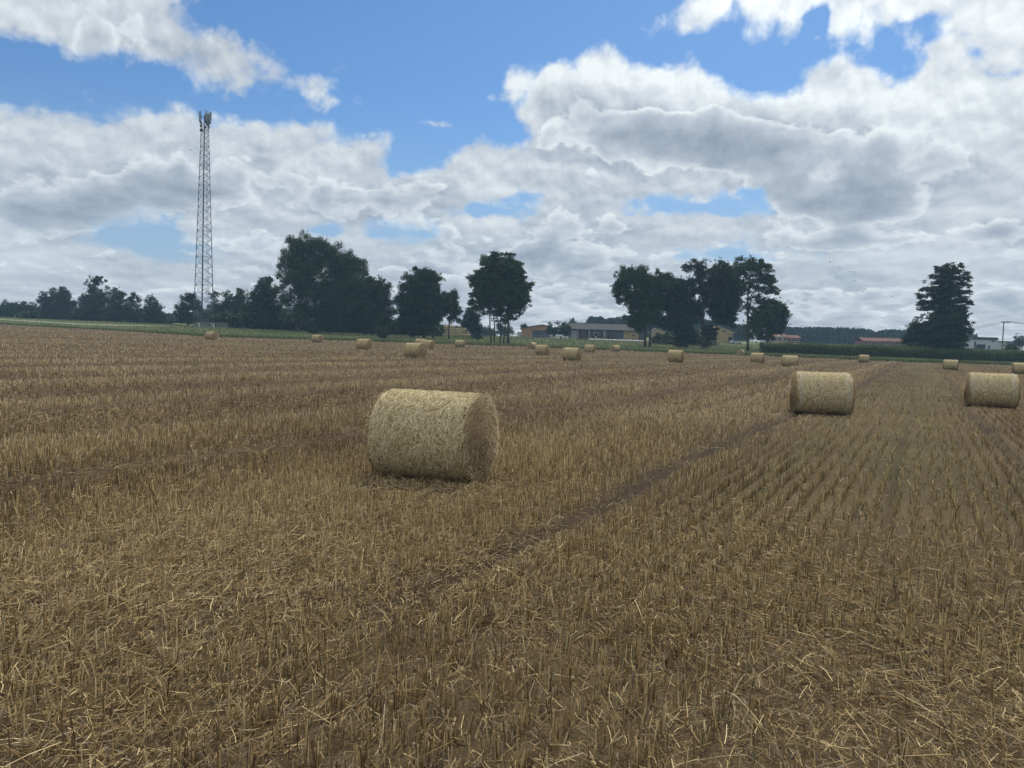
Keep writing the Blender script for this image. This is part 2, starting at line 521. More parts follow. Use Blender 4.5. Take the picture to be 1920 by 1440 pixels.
def mat_meadow():
    m = bpy.data.materials.new('meadow ground'); m.use_nodes = True
    w = NT(m.node_tree)
    g = w.n('ShaderNodeNewGeometry'); P = g.outputs['Position']
    n = w.noise(P, 0.12, 6, 0.65)
    n2 = w.noise(P, 1.3, 5, 0.7)
    col = w.mix(w.rng(n, 0.38, 0.64), (0.080, 0.118, 0.045), (0.180, 0.180, 0.085))
    col = w.mix(w.rng(n2, 0.3, 0.75, 0.0, 0.7), col, (0.050, 0.072, 0.028))
    p = w.n('ShaderNodeBsdfPrincipled'); p.inputs['Roughness'].default_value = 0.95
    p.inputs['Specular IOR Level'].default_value = 0.05
    w.link(col, p.inputs['Base Color'])
    o = w.n('ShaderNodeOutputMaterial'); w.link(p.outputs[0], o.inputs[0])
    return m


M_SOIL = mat_soil()
M_MEADOW = mat_meadow()


# ------------------------------------------------------------------ object helpers
def fast_mesh(name, verts, faces, mats, tint=None, mat_idx=None, smooth=False):
    """verts (N,3); faces: array (F,3) or (F,4), or a list of such arrays."""
    me = bpy.data.meshes.new(name)
    fl = faces if isinstance(faces, list) else [faces]
    fl = [np.asarray(f, np.int32) for f in fl if len(f)]
    verts = np.asarray(verts, np.float32)
    me.vertices.add(len(verts)); me.vertices.foreach_set('co', verts.ravel())
    loops = np.concatenate([f.ravel() for f in fl])
    tot = np.concatenate([np.full(len(f), f.shape[1], np.int32) for f in fl])
    start = np.concatenate([[0], np.cumsum(tot)[:-1]]).astype(np.int32)
    me.loops.add(len(loops)); me.loops.foreach_set('vertex_index', loops.astype(np.int32))
    me.polygons.add(len(tot)); me.polygons.foreach_set('loop_start', start)
    me.polygons.foreach_set('loop_total', tot)
    if mat_idx is not None: me.polygons.foreach_set('material_index', np.asarray(mat_idx, np.int32))
    me.polygons.foreach_set('use_smooth', np.full(len(tot), smooth, bool))
    for m in (mats if isinstance(mats, (list, tuple)) else [mats]): me.materials.append(m)
    if tint is not None:
        at_ = me.attributes.new('tint', 'FLOAT_COLOR', 'POINT')
        t4 = np.ones((len(verts), 4), np.float32); t4[:, :3] = tint
        at_.data.foreach_set('color', t4.ravel())
    me.update(calc_edges=True)
    return me


def link(name, me, parent=None, loc=None):
    o = bpy.data.objects.new(name, me)
    COL.objects.link(o)
    if parent is not None: o.parent = parent
    if loc is not None: o.location = loc
    return o


def tag(o, label=None, cat=None, group=None, kind=None):
    if label: o['label'] = label
    if cat: o['category'] = cat
    if group: o['group'] = group
    if kind: o['kind'] = kind
    return o


def thing(name, label, cat, loc=(0, 0, 0), rz=0.0, group=None):
    o = bpy.data.objects.new(name, None)
    o.empty_display_size = 0.3
    COL.objects.link(o)
    o.location = loc; o.rotation_euler = (0, 0, rz)
    return tag(o, label, cat, group)


class MB:
    """Collects boxes, tubes and polygons into one mesh."""
    def __init__(self): self.v = []; self.f = []; self.n = 0

    def add(self, vs, fs):
        for p in vs: self.v.append(tuple(float(c) for c in p))
        for q in fs: self.f.append([i + self.n for i in q])
        self.n += len(vs)

    def box(self, x0, x1, y0, y1, z0, z1):
        vs = [(x, y, z) for z in (z0, z1) for y in (y0, y1) for x in (x0, x1)]
        self.add(vs, [(0, 2, 3, 1), (4, 5, 7, 6), (0, 1, 5, 4), (2, 6, 7, 3), (0, 4, 6, 2), (1, 3, 7, 5)])
        return self

    def tube(self, pts, radii, n=6, cap=True):
        pts = [Vector(p) for p in pts]
        if not isinstance(radii, (list, tuple)): radii = [radii] * len(pts)
        rings = []
        for i, p in enumerate(pts):
            a = pts[max(i - 1, 0)]; b = pts[min(i + 1, len(pts) - 1)]
            t = (b - a).normalized()
            ref = Vector((0, 0, 1)) if abs(t.z) < 0.9 else Vector((1, 0, 0))
            e1 = t.cross(ref).normalized(); e2 = t.cross(e1)
            rings.append([p + radii[i] * (math.cos(2 * math.pi * k / n) * e1 + math.sin(2 * math.pi * k / n) * e2) for k in range(n)])
        vs = [q for r in rings for q in r]
        fs = [(i * n + k, i * n + (k + 1) % n, (i + 1) * n + (k + 1) % n, (i + 1) * n + k) for i in range(len(pts) - 1) for k in range(n)]
        if cap:
            fs.append(tuple(range(n))[::-1]); fs.append(tuple((len(pts) - 1) * n + k for k in range(n)))
        self.add(vs, fs); return self

    def prism(self, prof, y0, y1):
        """Outline in x, z extruded from y0 to y1."""
        n = len(prof)
        vs = [(x, y0, z) for x, z in prof] + [(x, y1, z) for x, z in prof]
        fs = [tuple(range(n)), tuple(range(n, 2 * n))[::-1]] + [((k + 1) % n, k, k + n, (k + 1) % n + n) for k in range(n)]
        self.add(vs, fs); return self

    def build(self, name, mat, parent=None, smooth=False):
        me = bpy.data.meshes.new(name)
        me.from_pydata(self.v, [], self.f)
        me.materials.append(mat)
        if smooth: me.polygons.foreach_set('use_smooth', [True] * len(me.polygons))
        me.update()
        return link(name, me, parent)


# ------------------------------------------------------------------ ground
def build_ground():
    azf = np.linspace(rad(-46), rad(46), 420)
    azc = np.linspace(rad(46), rad(314), 60)[1:-1]
    az = np.concatenate([azf, azc])
    azw = np.where(az > math.pi, az - 2 * math.pi, az)
    er = np.where(np.abs(azw) <= rad(46), edge_radius(np.clip(azw, rad(-46), rad(46))), 0)
    er[len(azf):] = np.interp(az[len(azf):], [rad(46), rad(314)], [er[len(azf) - 1], er[0]])
    k = np.concatenate([[0.0], 0.4 * (1.0 / 0.4) ** np.linspace(0, 1, 4)[:-1] / 155, np.geomspace(1.0, 155, 300) / 155])
    k[-1] = 1.0
    nA = len(az)
    Rr = k[:, None] * er[None, :]
    X = Rr * np.sin(az)[None]; Y = Rr * np.cos(az)[None]
    Z = height(X, Y, True)
    # the last ring is shared with the meadow
    Z[-1] = height(X[-1], Y[-1])
    V = np.stack([X, Y, Z], -1).reshape(-1, 3)
    def quads(nr):
        i = np.arange(nr - 1)[:, None]; j = np.arange(nA)[None]
        jn = (j + 1) % nA
        return np.stack([i * nA + j, (i + 1) * nA + j, (i + 1) * nA + jn, i * nA + jn], -1).reshape(-1, 4)[:, ::-1]
    s, t = row_coords(X, Y)
    tr = track_amount(s, t)
    chaff = 0.38 - np.where(np.abs(s + 3.0) < .8, .40, .24) * tr + 0.25 * (fbm(X * .5, Y * .5, 9) - .5)
    green = np.exp(-((s + 0.2) / 1.1) ** 2) * sstep(6, 14, t) * 0.4 + np.exp(-((s + 1.9) / .35) ** 2) * sstep(5, 8, t) * .5
    green = green + 0.25 * sstep(0.55, 0.75, fbm(X * .07, Y * .07, 21))
    tint = np.stack([chaff, np.clip(green, 0, 1), np.zeros_like(s)], -1).reshape(-1, 3)
    o = link('field', fast_mesh('field', V, quads(len(k)), M_SOIL, tint, smooth=True))
    tag(o, kind='structure')
    # meadow: from the edge of the stubble out to the horizon
    add = np.concatenate([[0.0], np.geomspace(1.5, 5000, 70)])
    R2 = er[None] + add[:, None]
    X2 = R2 * np.sin(az)[None]; Y2 = R2 * np.cos(az)[None]
    Z2 = height(X2, Y2); Z2[0] = Z[-1]
    V2 = np.stack([X2, Y2, Z2], -1).reshape(-1, 3)
    o2 = link('meadow', fast_mesh('meadow', V2, quads(len(add)), M_MEADOW, smooth=True))
    tag(o2, kind='structure')


build_ground()


def strip_sheet(name, us, d0, d1, mat, lift=0.02, kind='structure'):
    """A path or bare strip on the meadow between two depth curves."""
    n = 60
    uu = np.linspace(us[0], us[-1], n)
    vs = []
    for u in uu:
        for dd in np.linspace(0, 1, 4):
            dep = np.interp(u, us, d0) * (1 - dd) + np.interp(u, us, d1) * dd
            p = stand(u, dep); vs.append((p[0], p[1], p[2] + lift))
    fs = [(i * 4 + j, (i + 1) * 4 + j, (i + 1) * 4 + j + 1, i * 4 + j + 1) for i in range(n - 1) for j in range(3)]
    o = link(name, fast_mesh(name, np.array(vs), np.array(fs), mat, smooth=True))
    return tag(o, kind=kind)


strip_sheet('gravel_track', [-150, 0, 200, 384, 470, 640], [262, 256, 222, 205, 207, 214], [268, 262, 227, 208, 210, 216],
            mat_simple('pale gravel', (0.34, 0.32, 0.26), 0.95, 0, 0.25, 0.3), 0.06)
strip_sheet('yard', [960, 1100, 1250, 1400], [262, 268, 262, 262], [300, 305, 300, 300],
            mat_simple('trodden yard', (0.15, 0.14, 0.10), 0.95, 0, 0.4, 0.2), 0.02)


# ------------------------------------------------------------------ straw and stubble
def prisms(base, dirv, length, width, tint, bend=None, nseg=1):
    """Three-sided straws: base (N,3), unit dir (N,3)."""
    n = len(base)
    ref = np.where(np.abs(dirv[:, 2:3]) < 0.9, np.array([[0, 0, 1.0]]), np.array([[1.0, 0, 0]]))
    e1 = np.cross(dirv, ref); e1 /= np.linalg.norm(e1, axis=1, keepdims=True)
    e2 = np.cross(dirv, e1)
    ph = RNG.uniform(0, 2 * math.pi, n)
    rings = []
    for k in range(nseg + 1):
        f = k / nseg
        c = base + dirv * (length * f)[:, None]
        if bend is not None: c = c + bend * (4 * f * (1 - f) if nseg > 1 else 0)
        for j in range(3):
            a = ph + j * 2 * math.pi / 3
            rings.append(c + (np.cos(a)[:, None] * e1 + np.sin(a)[:, None] * e2) * (width * 0.5)[:, None])
    nv = 3 * (nseg + 1)
    V = np.stack(rings, 1).reshape(-1, 3)
    q = []
    for k in range(nseg):
        for j in range(3):
            q.append([k * 3 + j, k * 3 + (j + 1) % 3, (k + 1) * 3 + (j + 1) % 3, (k + 1) * 3 + j])
    q = np.array(q)
    F = (np.arange(n)[:, None, None] * nv + q[None]).reshape(-1, 4)
    cap = (np.arange(n)[:, None] * nv + np.array([nseg * 3, nseg * 3 + 1, nseg * 3 + 2])[None])
    T = np.repeat(tint, nv, 0)
    return V, F, cap, T


PAL = np.array([[0.095, 0.058, 0.027], [0.265, 0.178, 0.082], [0.455, 0.330, 0.158], [0.72, 0.57, 0.31], [0.31, 0.255, 0.17]])


def straw_tint(n, pale, warm):
    """pale 0..1 shifts to lighter straw; warm 0..1 to the pinkish brown of old stubble."""
    t = np.clip(RNG.normal(1.32, 0.95, n) + pale * 1.3, 0, 2.999)
    i = t.astype(int); f = (t - i)[:, None]
    c = PAL[i] * (1 - f) + PAL[np.minimum(i + 1, 3)] * f
    g = (RNG.random(n) < 0.15)[:, None]
    c = np.where(g, PAL[4] * RNG.uniform(0.6, 1.3, (n, 1)), c)
    c = c * (1 + warm[:, None] * np.array([[0.06, 0.08, 0.24]]))
    return c


def sample_wedge(n, r0, r1, expo, halfaz):
    """Radii with density falling as r^-expo per unit area."""
    p = 2 - expo
    u = RNG.random(n)
    r = (r0 ** p + u * (r1 ** p - r0 ** p)) ** (1 / p)
    az = RNG.uniform(-halfaz, halfaz, n)
    return r * np.sin(az), r * np.cos(az), r, az


def build_stubble():
    VV, FF, CC, TT, off = [], [], [], [], 0
    for n, r0, r1, ex in ((32000, 1.5, 7.0, 0.0), (430000, 7.0, 235.0, 1.75)):
        x, y, r, az = (np.repeat(q, 4) for q in sample_wedge(n // 4, r0, r1, ex, rad(43)))
        n = len(x)
        tj = np.random.default_rng(5).normal(0, 1, n) * (.016 + .09 * sstep(7, 14, r))
        x = x + tj * math.sin(ROW_AZ); y = y + tj * math.cos(ROW_AZ)
        s, t = row_coords(x, y)
        # rows
        right = s > -2.7
        sp = np.where(right, 0.20, 0.16)
        srow = np.round(s / sp) * sp
        amt = np.where(right, 0.97, 0.75) * (0.45 + 0.55 * sstep(5.5, 11, r)) * np.where((s > -2.7) & (s < 6), 1, .9)
        jit = (np.repeat(RNG.normal(0, 1, n // 4), 4) * .7 + RNG.normal(0, .6, n)) * np.where(right, 0.011, 0.030) * np.clip(r / 14, 0.8, 1.6)
        snew = np.where(np.repeat(RNG.random(n // 4), 4) < amt, srow + jit, s + RNG.normal(0, .012, n))
        x = x + (snew - s) * math.cos(ROW_AZ); y = y - (snew - s) * math.sin(ROW_AZ)
        s = snew
        tr = track_amount(s, t)
        keep = RNG.random(n) > 0.93 * tr
        patch = fbm(x * 0.55, y * 0.55, 31)
        near = sstep(11, 5, r)
        keep &= RNG.random(n) > near * 0.80 * sstep(0.38, 0.60, patch)
        keep &= RNG.random(n) > 0.25 * sstep(9, 4, r)
        keep &= r < edge_radius(np.arctan2(x, y)) - 0.3
        x, y, r, s, t, tr, patch = (q[keep] for q in (x, y, r, s, t, tr, patch))
        n = len(x)
        z = height(x, y, True)
        far = np.clip(r / 7.0, 1, None)
        wdt = RNG.uniform(0.0036, 0.0064, n) * far ** 0.74
        band = np.sin(s * 2 * math.pi / 5.6 + 1.1 + .5 * np.sin(t * .07)) * 0.5 + (fbm(s * 0.6, t * 0.03, 51) - 0.5) * 1.8
        tall = (0.150 - 0.022 * sstep(8, 14, r) + 0.06 * (fbm(x * .15, y * .15, 41) - 0.5) + 0.035 * band * sstep(8, 16, r)) * (1 - .15 * sstep(12, 8, r))
        L = np.clip(RNG.normal(1, 0.2, n), 0.35, 1.5) * tall * (1 - 0.55 * tr)
        lean = np.where(RNG.random(n) < np.where(right[keep], .06, .16) + 0.26 * sstep(10, 5, r), 0.65, np.where(right[keep], .09, .13))
        d = np.stack([RNG.normal(0, 1, n) * lean, RNG.normal(0, 1, n) * lean, np.ones(n)], -1)
        d /= np.linalg.norm(d, axis=1, keepdims=True)
        pale = -0.12 * sstep(7, 4, r) + 0.30 * sstep(7, 13, r) + 0.62 * band + 0.8 * (fbm(x * .2, y * .2, 55) - .5)  # stalks tinted darker close to the camera, imitating lens vignetting
        warm = sstep(6, 25, r) * sstep(2, -4, s)
        L = np.where(right[keep] & (r > 5), L * .92, L); wdt = wdt * np.where(right[keep], 1 - .36 * sstep(9, 16, r), 1)
        for bu, bv in ((812, 900), (1538, 771), (1857, 759)):        # pressed down round the near bales
            bp = hit(bu, bv, .06)
            dd = np.hypot(x - bp[0], (y - bp[1]) * 1.0)
            L = L * (1 - .55 * sstep(1.5, .7, dd))
        tint = straw_tint(n, pale, warm)
        gm = (RNG.random(n) < 0.22 * np.exp(-((s + .2) / 1.3) ** 2))[:, None]
        tint = np.where(gm, tint * np.array([[0.72, 0.86, 0.74]]), tint)
        V, F, C, T = prisms(np.stack([x, y, z - 0.01], -1), d, L, wdt, tint)
        VV.append(V); FF.append(F + off); CC.append(C + off); TT.append(T); off += len(V)
    o = link('stubble', fast_mesh('stubble', np.concatenate(VV), [np.concatenate(FF), np.concatenate(CC)], M_STRAW, np.concatenate(TT)))
    tag(o, kind='stuff')


def build_loose_straw():
    VV, FF, CC, TT, off = [], [], [], [], 0
    for n, r0, r1, ex in ((105000, 1.5, 7.0, 0.0), (440000, 7.0, 150.0, 2.1)):
        x, y, r, az = sample_wedge(n, r0, r1, ex, rad(43))
        s, t = row_coords(x, y)
        wind = np.exp(-((s + 5.6) / 1.3) ** 2) + np.exp(-((s + 13.7) / 1.2) ** 2) + .8 * np.exp(-((s + 22) / 1.3) ** 2) + .7 * np.exp(-((s - 4.3) / 1.0) ** 2)
        patch = fbm(x * .5, y * .5, 61)
        pk = (0.20 + 0.16 * sstep(10, 7, r) + 0.60 * sstep(0.34, 0.64, patch) * sstep(16, 6, r)) * (1 - 0.85 * sstep(7.0, 10.5, r) * sstep(-3.2, -2.4, s)) + 0.65 * wind * sstep(3.5, -1, s)
        tr = track_amount(s, t)
        pk = pk + 0.35 * np.exp(-((s + 4.6) / 1.5) ** 2) * sstep(10, 7, r)
        keep = (RNG.random(n) < pk * (1 - 0.65 * tr) * (1 - .9 * np.exp(-((s + 3.0 - .12 * np.sin(t * .09 - 3)) / .2) ** 2) * sstep(5.5, 8, t))) & (r < edge_radius(np.arctan2(x, y)) - 1)
        x, y, r, s, t, patch = (q[keep] for q in (x, y, r, s, t, patch))
        n = len(x)
        z = height(x, y, True) + np.abs(RNG.normal(0, 0.026, n)) + 0.005
        far = np.clip(r / 7.0, 1, None)
        wdt = RNG.uniform(0.0018, 0.0044, n) * far ** 0.62
        L = np.clip(RNG.gamma(1.9, 0.043, n), 0.015, 0.40) * far ** 0.15
        th = RNG.uniform(0, 2 * math.pi, n)
        th = np.where(RNG.random(n) < 0.45, math.pi / 2 - ROW_AZ + RNG.normal(0, 0.5, n) + (fbm(x * .4, y * .4, 71) - .5) * 4, th)
        el = RNG.normal(0.02, 0.22, n)
        d = np.stack([np.cos(th) * np.cos(el), np.sin(th) * np.cos(el), np.sin(el)], -1)
        bend = RNG.normal(0, 1, (n, 3)) * (L * np.where(RNG.random(n) < .3, .14, .05))[:, None]
        pale = -0.12 - 0.22 * sstep(8, 4, r) + RNG.normal(0, 0.6, n) + .5 * (patch - .5)  # nearest litter coloured darker too, standing in for vignetting
        tint = straw_tint(n, pale, np.zeros(n)) * 1.05
        z = np.maximum(z, height(x, y, True) + 0.004 + np.maximum(0, -d[:, 2]) * L * 0.8)
        V, F, C, T = prisms(np.stack([x, y, z], -1), d, L, wdt, tint, bend, 2)
        VV.append(V); FF.append(F + off); CC.append(C + off); TT.append(T); off += len(V)
    o = link('loose_straw', fast_mesh('loose_straw', np.concatenate(VV), [np.concatenate(FF), np.concatenate(CC)], M_STRAW, np.concatenate(TT)))
    tag(o, kind='stuff')


def blades(base, h, w, lean, tint, tip=0.15):
    """Flat tapered blades with a fold, five vertices each."""
    n = len(base)
    a = RNG.uniform(0, 2 * math.pi, n)
    side = np.stack([np.cos(a), np.sin(a), np.zeros(n)], -1)
    b = RNG.uniform(0, 2 * math.pi, n)
    ln = np.stack([np.cos(b), np.sin(b), np.zeros(n)], -1) * (lean * h)[:, None]
    up = np.array([[0, 0, 1.0]])
    p0 = base - side * (w / 2)[:, None]; p1 = base + side * (w / 2)[:, None]
    m = base + up * (h * 0.6)[:, None] + ln * 0.4
    p2 = m + side * (w * 0.4)[:, None]; p3 = m - side * (w * 0.4)[:, None]
    p4 = base + up * h[:, None] + ln
    V = np.stack([p0, p1, p2, p3, p4], 1).reshape(-1, 3)
    i = np.arange(n)[:, None] * 5
    Q = i + np.array([[0, 1, 2, 3]]); Tr = i + np.array([[3, 2, 4]])
    return V, Q, Tr, np.repeat(tint, 5, 0)


def mixcol(n, a, b, jitter=0.15):
    f = RNG.random((n, 1))
    return (np.array([a]) * (1 - f) + np.array([b]) * f) * RNG.uniform(1 - jitter, 1 + jitter, (n, 1))


def build_weeds():
    n = 40000
    x, y, r, az = sample_wedge(n, 3, 110, 1.5, rad(42))
    s, t = row_coords(x, y)
    pk = (0.6 * np.exp(-((s - 0.1) / 1.2) ** 2) * sstep(5, 12, t) + 0.7 * np.exp(-((s + 1.85) / .3) ** 2) * sstep(4, 8, t)
          + 0.5 * np.exp(-((s - 1.5) / .3) ** 2) + 0.10 * sstep(.55, .7, fbm(x * .3, y * .3, 81)))
    keep = (RNG.random(n) < pk) & (r < edge_radius(az) - 1)
    x, y, r = x[keep], y[keep], r[keep]; n = len(x)
    far = np.clip(r / 8, 1, None)
    V, Q, T3, T = blades(np.stack([x, y, height(x, y, True) - .01], -1), RNG.uniform(.05, .14, n), RNG.uniform(.006, .016, n) * far ** .55,
                         RNG.uniform(.2, .9, n), mixcol(n, (.075, .088, .050), (.15, .155, .090)))
    tag(link('weeds', fast_mesh('weeds', V, [Q, T3], M_GRASS, T)), kind='stuff')


def build_grass():
    n = 150000
    az = RNG.uniform(rad(-43), rad(43), n)
    e = edge_radius(az)
    k = RNG.random(n) ** 1.7
    r = e - 0.6 + k * 120
    first = RNG.random(n) < 0.16                                    # the rank fringe along the stubble
    r = np.where(first, e - 0.8 + RNG.random(n) * 4.0, r)
    x, y = r * np.sin(az), r * np.cos(az)
    big = fbm(x * .05, y * .05, 91)
    hgt = np.where(first, RNG.uniform(.3, .65, n), RNG.uniform(.14, .42, n) * (0.6 + big))
    a = mixcol(n, (.085, .120, .045), (.170, .195, .080))
    dry = mixcol(n, (.21, .19, .10), (.33, .28, .16))
    c = np.where((RNG.random(n) < 0.08 + 0.5 * sstep(.52, .7, big))[:, None], dry, a)
    c = np.where(first[:, None], mixcol(n, (.060, .085, .034), (.120, .135, .056)), c)  # darker fringe colour also stands in for the tall grass's shadow
    V, Q, T3, T = blades(np.stack([x, y, height(x, y) - .03], -1), hgt, RNG.uniform(.05, .13, n), RNG.uniform(.1, .7, n), c)
    tag(link('grass', fast_mesh('grass', V, [Q, T3], M_GRASS, T)), kind='stuff')


build_stubble()
build_loose_straw()
build_weeds()
build_grass()


# ------------------------------------------------------------------ straw bales
BALE_R, BALE_L = 0.60, 1.35


def strips(P, tang, norm, length, width, tint, lift):
    """Flat straws lying on a surface, bent to it: P (N,3) centres, unit tangents and normals."""
    n = len(P)
    bi = np.cross(norm, tang)
    V = []
    for f in (-0.5, 0.0, 0.5):
        c = P + tang * (length * f)[:, None] + norm * (lift + (0.009 * abs(f) * 2) * RNG.uniform(-1.0, 1.3, n))[:, None]
        V += [c - bi * (width / 2)[:, None], c + bi * (width / 2)[:, None]]
    V = np.stack(V, 1).reshape(-1, 3)
    i = np.arange(n)[:, None] * 6
    F = np.concatenate([i + np.array([[0, 1, 3, 2]]), i + np.array([[2, 3, 5, 4]])])
    return V, F, np.repeat(tint, 6, 0)


def squash(V):
    """A bale sags: flat underneath, a little wider than high."""
    V = V.copy()
    z = V[:, 2]
    zb = -0.965 * BALE_R
    V[:, 2] = np.where(z < zb + 0.06, zb + 0.06 - 0.06 * (1 - np.exp(-(zb + 0.06 - z) / 0.06)), z)
    V[:, 1] *= 1.02
    V[:, 2] -= zb                                                    # resting on z = 0
    return V


def bale_meshes(dense, seed, lines):
    g = np.random.default_rng(seed)
    nu, nx = 120, 40
    xs = np.linspace(-BALE_L / 2, BALE_L / 2, nx)
    th = np.linspace(0, 2 * math.pi, nu, endpoint=False)
    Xg, Tg = np.meshgrid(xs, th, indexing='ij')
    edge = np.clip((np.abs(Xg) - (BALE_L / 2 - 0.10)) / 0.10, 0, 1)
    Rg = BALE_R - 0.055 * edge ** 2 + 0.022 * (fbm(Xg * 5 + 40, np.cos(Tg) * 3 + 9 + np.sin(Tg) * 3, seed, 4) - 0.5) * 2
    Rg = Rg + 0.008 * (g.random(Rg.shape) - 0.5)
    V = np.stack([Xg, Rg * np.sin(Tg), Rg * np.cos(Tg)], -1).reshape(-1, 3)
    i = np.arange(nx - 1)[:, None]; j = np.arange(nu)[None]; jn = (j + 1) % nu
    F = np.stack([i * nu + j, i * nu + jn, (i + 1) * nu + jn, (i + 1) * nu + j], -1).reshape(-1, 4)
    base_t = np.array([[0.36, 0.275, 0.14]]) * g.uniform(.55, 1.25, (len(V), 1))
    VV, FF, TT, off = [V], [F], [base_t], len(V)
    n = 15000 if dense else 2600
    x = g.uniform(-BALE_L / 2, BALE_L / 2, n); t = g.uniform(0, 2 * math.pi, n)
    nr = np.stack([np.zeros(n), np.sin(t), np.cos(t)], -1)
    tg = np.stack([np.zeros(n), np.cos(t), -np.sin(t)], -1)
    ang = g.normal(0, 0.55, n) + (fbm(x * 3, t * 2, seed + 5) - .5) * 2.0
    dirv = tg * np.cos(ang)[:, None] + np.array([[1.0, 0, 0]]) * np.sin(ang)[:, None]
    L = np.clip(g.gamma(2.6, .028, n), .02, .24)
    L = np.minimum(L, 2 * (BALE_L / 2 - np.abs(x)) / np.maximum(np.abs(np.sin(ang)), .05) + .05)
    w = g.uniform(.004, .008, n) * (1 if dense else 2.2)
    P = np.stack([x, np.zeros(n), np.zeros(n)], -1) + nr * (BALE_R + .004 - .05 * np.clip((np.abs(x) - BALE_L / 2 + .1) / .1, 0, 1) ** 2)[:, None]
    pal = np.array([[.27, .200, .100], [.49, .390, .215], [.68, .565, .335], [.84, .735, .49]])
    k = np.clip(g.normal(1.7, .8, n), 0, 2.99); ki = k.astype(int)
    tint = pal[ki] * (1 - (k - ki))[:, None] + pal[ki + 1] * (k - ki)[:, None]
    V2, F2, T2 = strips(P, dirv, nr, L, w, tint, 0.001 + .008 * g.random(n))
    VV.append(V2); FF.append(F2 + off); TT.append(T2); off += len(V2)
    if lines:                                                        # strands of the net at both ends
        for xl in lines:
            for dx in (0, .018, .05):
                m = 90
                tt = np.linspace(0, 2 * math.pi, m)
                nr_ = np.stack([np.zeros(m), np.sin(tt), np.cos(tt)], -1); tg_ = np.stack([np.zeros(m), np.cos(tt), -np.sin(tt)], -1)
                P_ = np.array([[xl + dx, 0, 0]]) + nr_ * (BALE_R + .016) + np.stack([.006 * np.sin(9 * tt), 0 * tt, 0 * tt], -1)
                V3, F3, T3 = strips(P_, tg_, nr_, np.full(m, .05), np.full(m, .007), np.tile([[.62, .60, .5]], (m, 1)), np.full(m, .004))
                VV.append(V3); FF.append(F3 + off); TT.append(T3); off += len(V3)
    roll = fast_mesh('straw_roll', squash(np.concatenate(VV)), np.concatenate(FF), M_STRAW, np.concatenate(TT))
    ends = []
    for sgn in (1, -1):
        nr_, na = 22, 96
        rr = np.linspace(0, BALE_R - .045, nr_); aa = np.linspace(0, 2 * math.pi, na, endpoint=False)
        Rq, Aq = np.meshgrid(rr, aa, indexing='ij')
        dome = 0.05 * (1 - (Rq / BALE_R) ** 2) + .018 * np.sin(Rq * 70 + Aq) * (Rq > .05) + .02 * (g.random(Rq.shape) - .5) - .02 * np.exp(-(Rq / .07) ** 2)
        V = np.stack([sgn * (BALE_L / 2 - .005 + dome), Rq * np.sin(Aq), Rq * np.cos(Aq)], -1).reshape(-1, 3)
        i = np.arange(nr_ - 1)[:, None]; j = np.arange(na)[None]; jn = (j + 1) % na
        F = np.stack([i * na + j, i * na + jn, (i + 1) * na + jn, (i + 1) * na + j], -1).reshape(-1, 4)
        if sgn < 0: F = F[:, ::-1]
        T = np.array([[.30, .215, .118]]) * g.uniform(.5, 1.3, (len(V), 1))
        n = 4200 if dense else 900
        r = np.sqrt(g.random(n)) * (BALE_R - .01); a = g.uniform(0, 2 * math.pi, n)
        P = np.stack([np.full(n, sgn * (BALE_L / 2 + .0)) + sgn * .05 * (1 - (r / BALE_R) ** 2), r * np.sin(a), r * np.cos(a)], -1)
        ang = g.normal(0.12, .42, n)
        tg = np.stack([np.zeros(n), np.cos(a + ang), -np.sin(a + ang)], -1)
        tg = tg + np.array([[sgn * 1.0, 0, 0]]) * (np.abs(g.normal(0, .25, n)))[:, None]
        tg /= np.linalg.norm(tg, axis=1, keepdims=True)
        nr2 = np.cross(tg, np.cross(np.tile([[sgn * 1.0, 0, 0]], (n, 1)), tg))
        nr2 /= np.linalg.norm(nr2, axis=1, keepdims=True)
        L = np.clip(g.gamma(3, .035, n), .03, .22); w = g.uniform(.004, .008, n) * (1 if dense else 2.2)
        pe = np.array([[.21, .140, .072], [.41, .295, .165], [.63, .49, .29], [.86, .73, .47]])
        k = np.clip(g.normal(1.3, .75, n) + 1.1 * (r > BALE_R * .8) * g.random(n), 0, 2.99); ki = k.astype(int)
        tint = pe[ki] * (1 - (k - ki))[:, None] + pe[ki + 1] * (k - ki)[:, None]
        V2, F2, T2 = strips(P, tg, nr2, L, w, tint, .002 + .014 * g.random(n))
        ends.append(fast_mesh('end_face', squash(np.concatenate([V, V2])), np.concatenate([F, F2 + len(V)]), M_STRAW, np.concatenate([T, T2])))
    return roll, ends


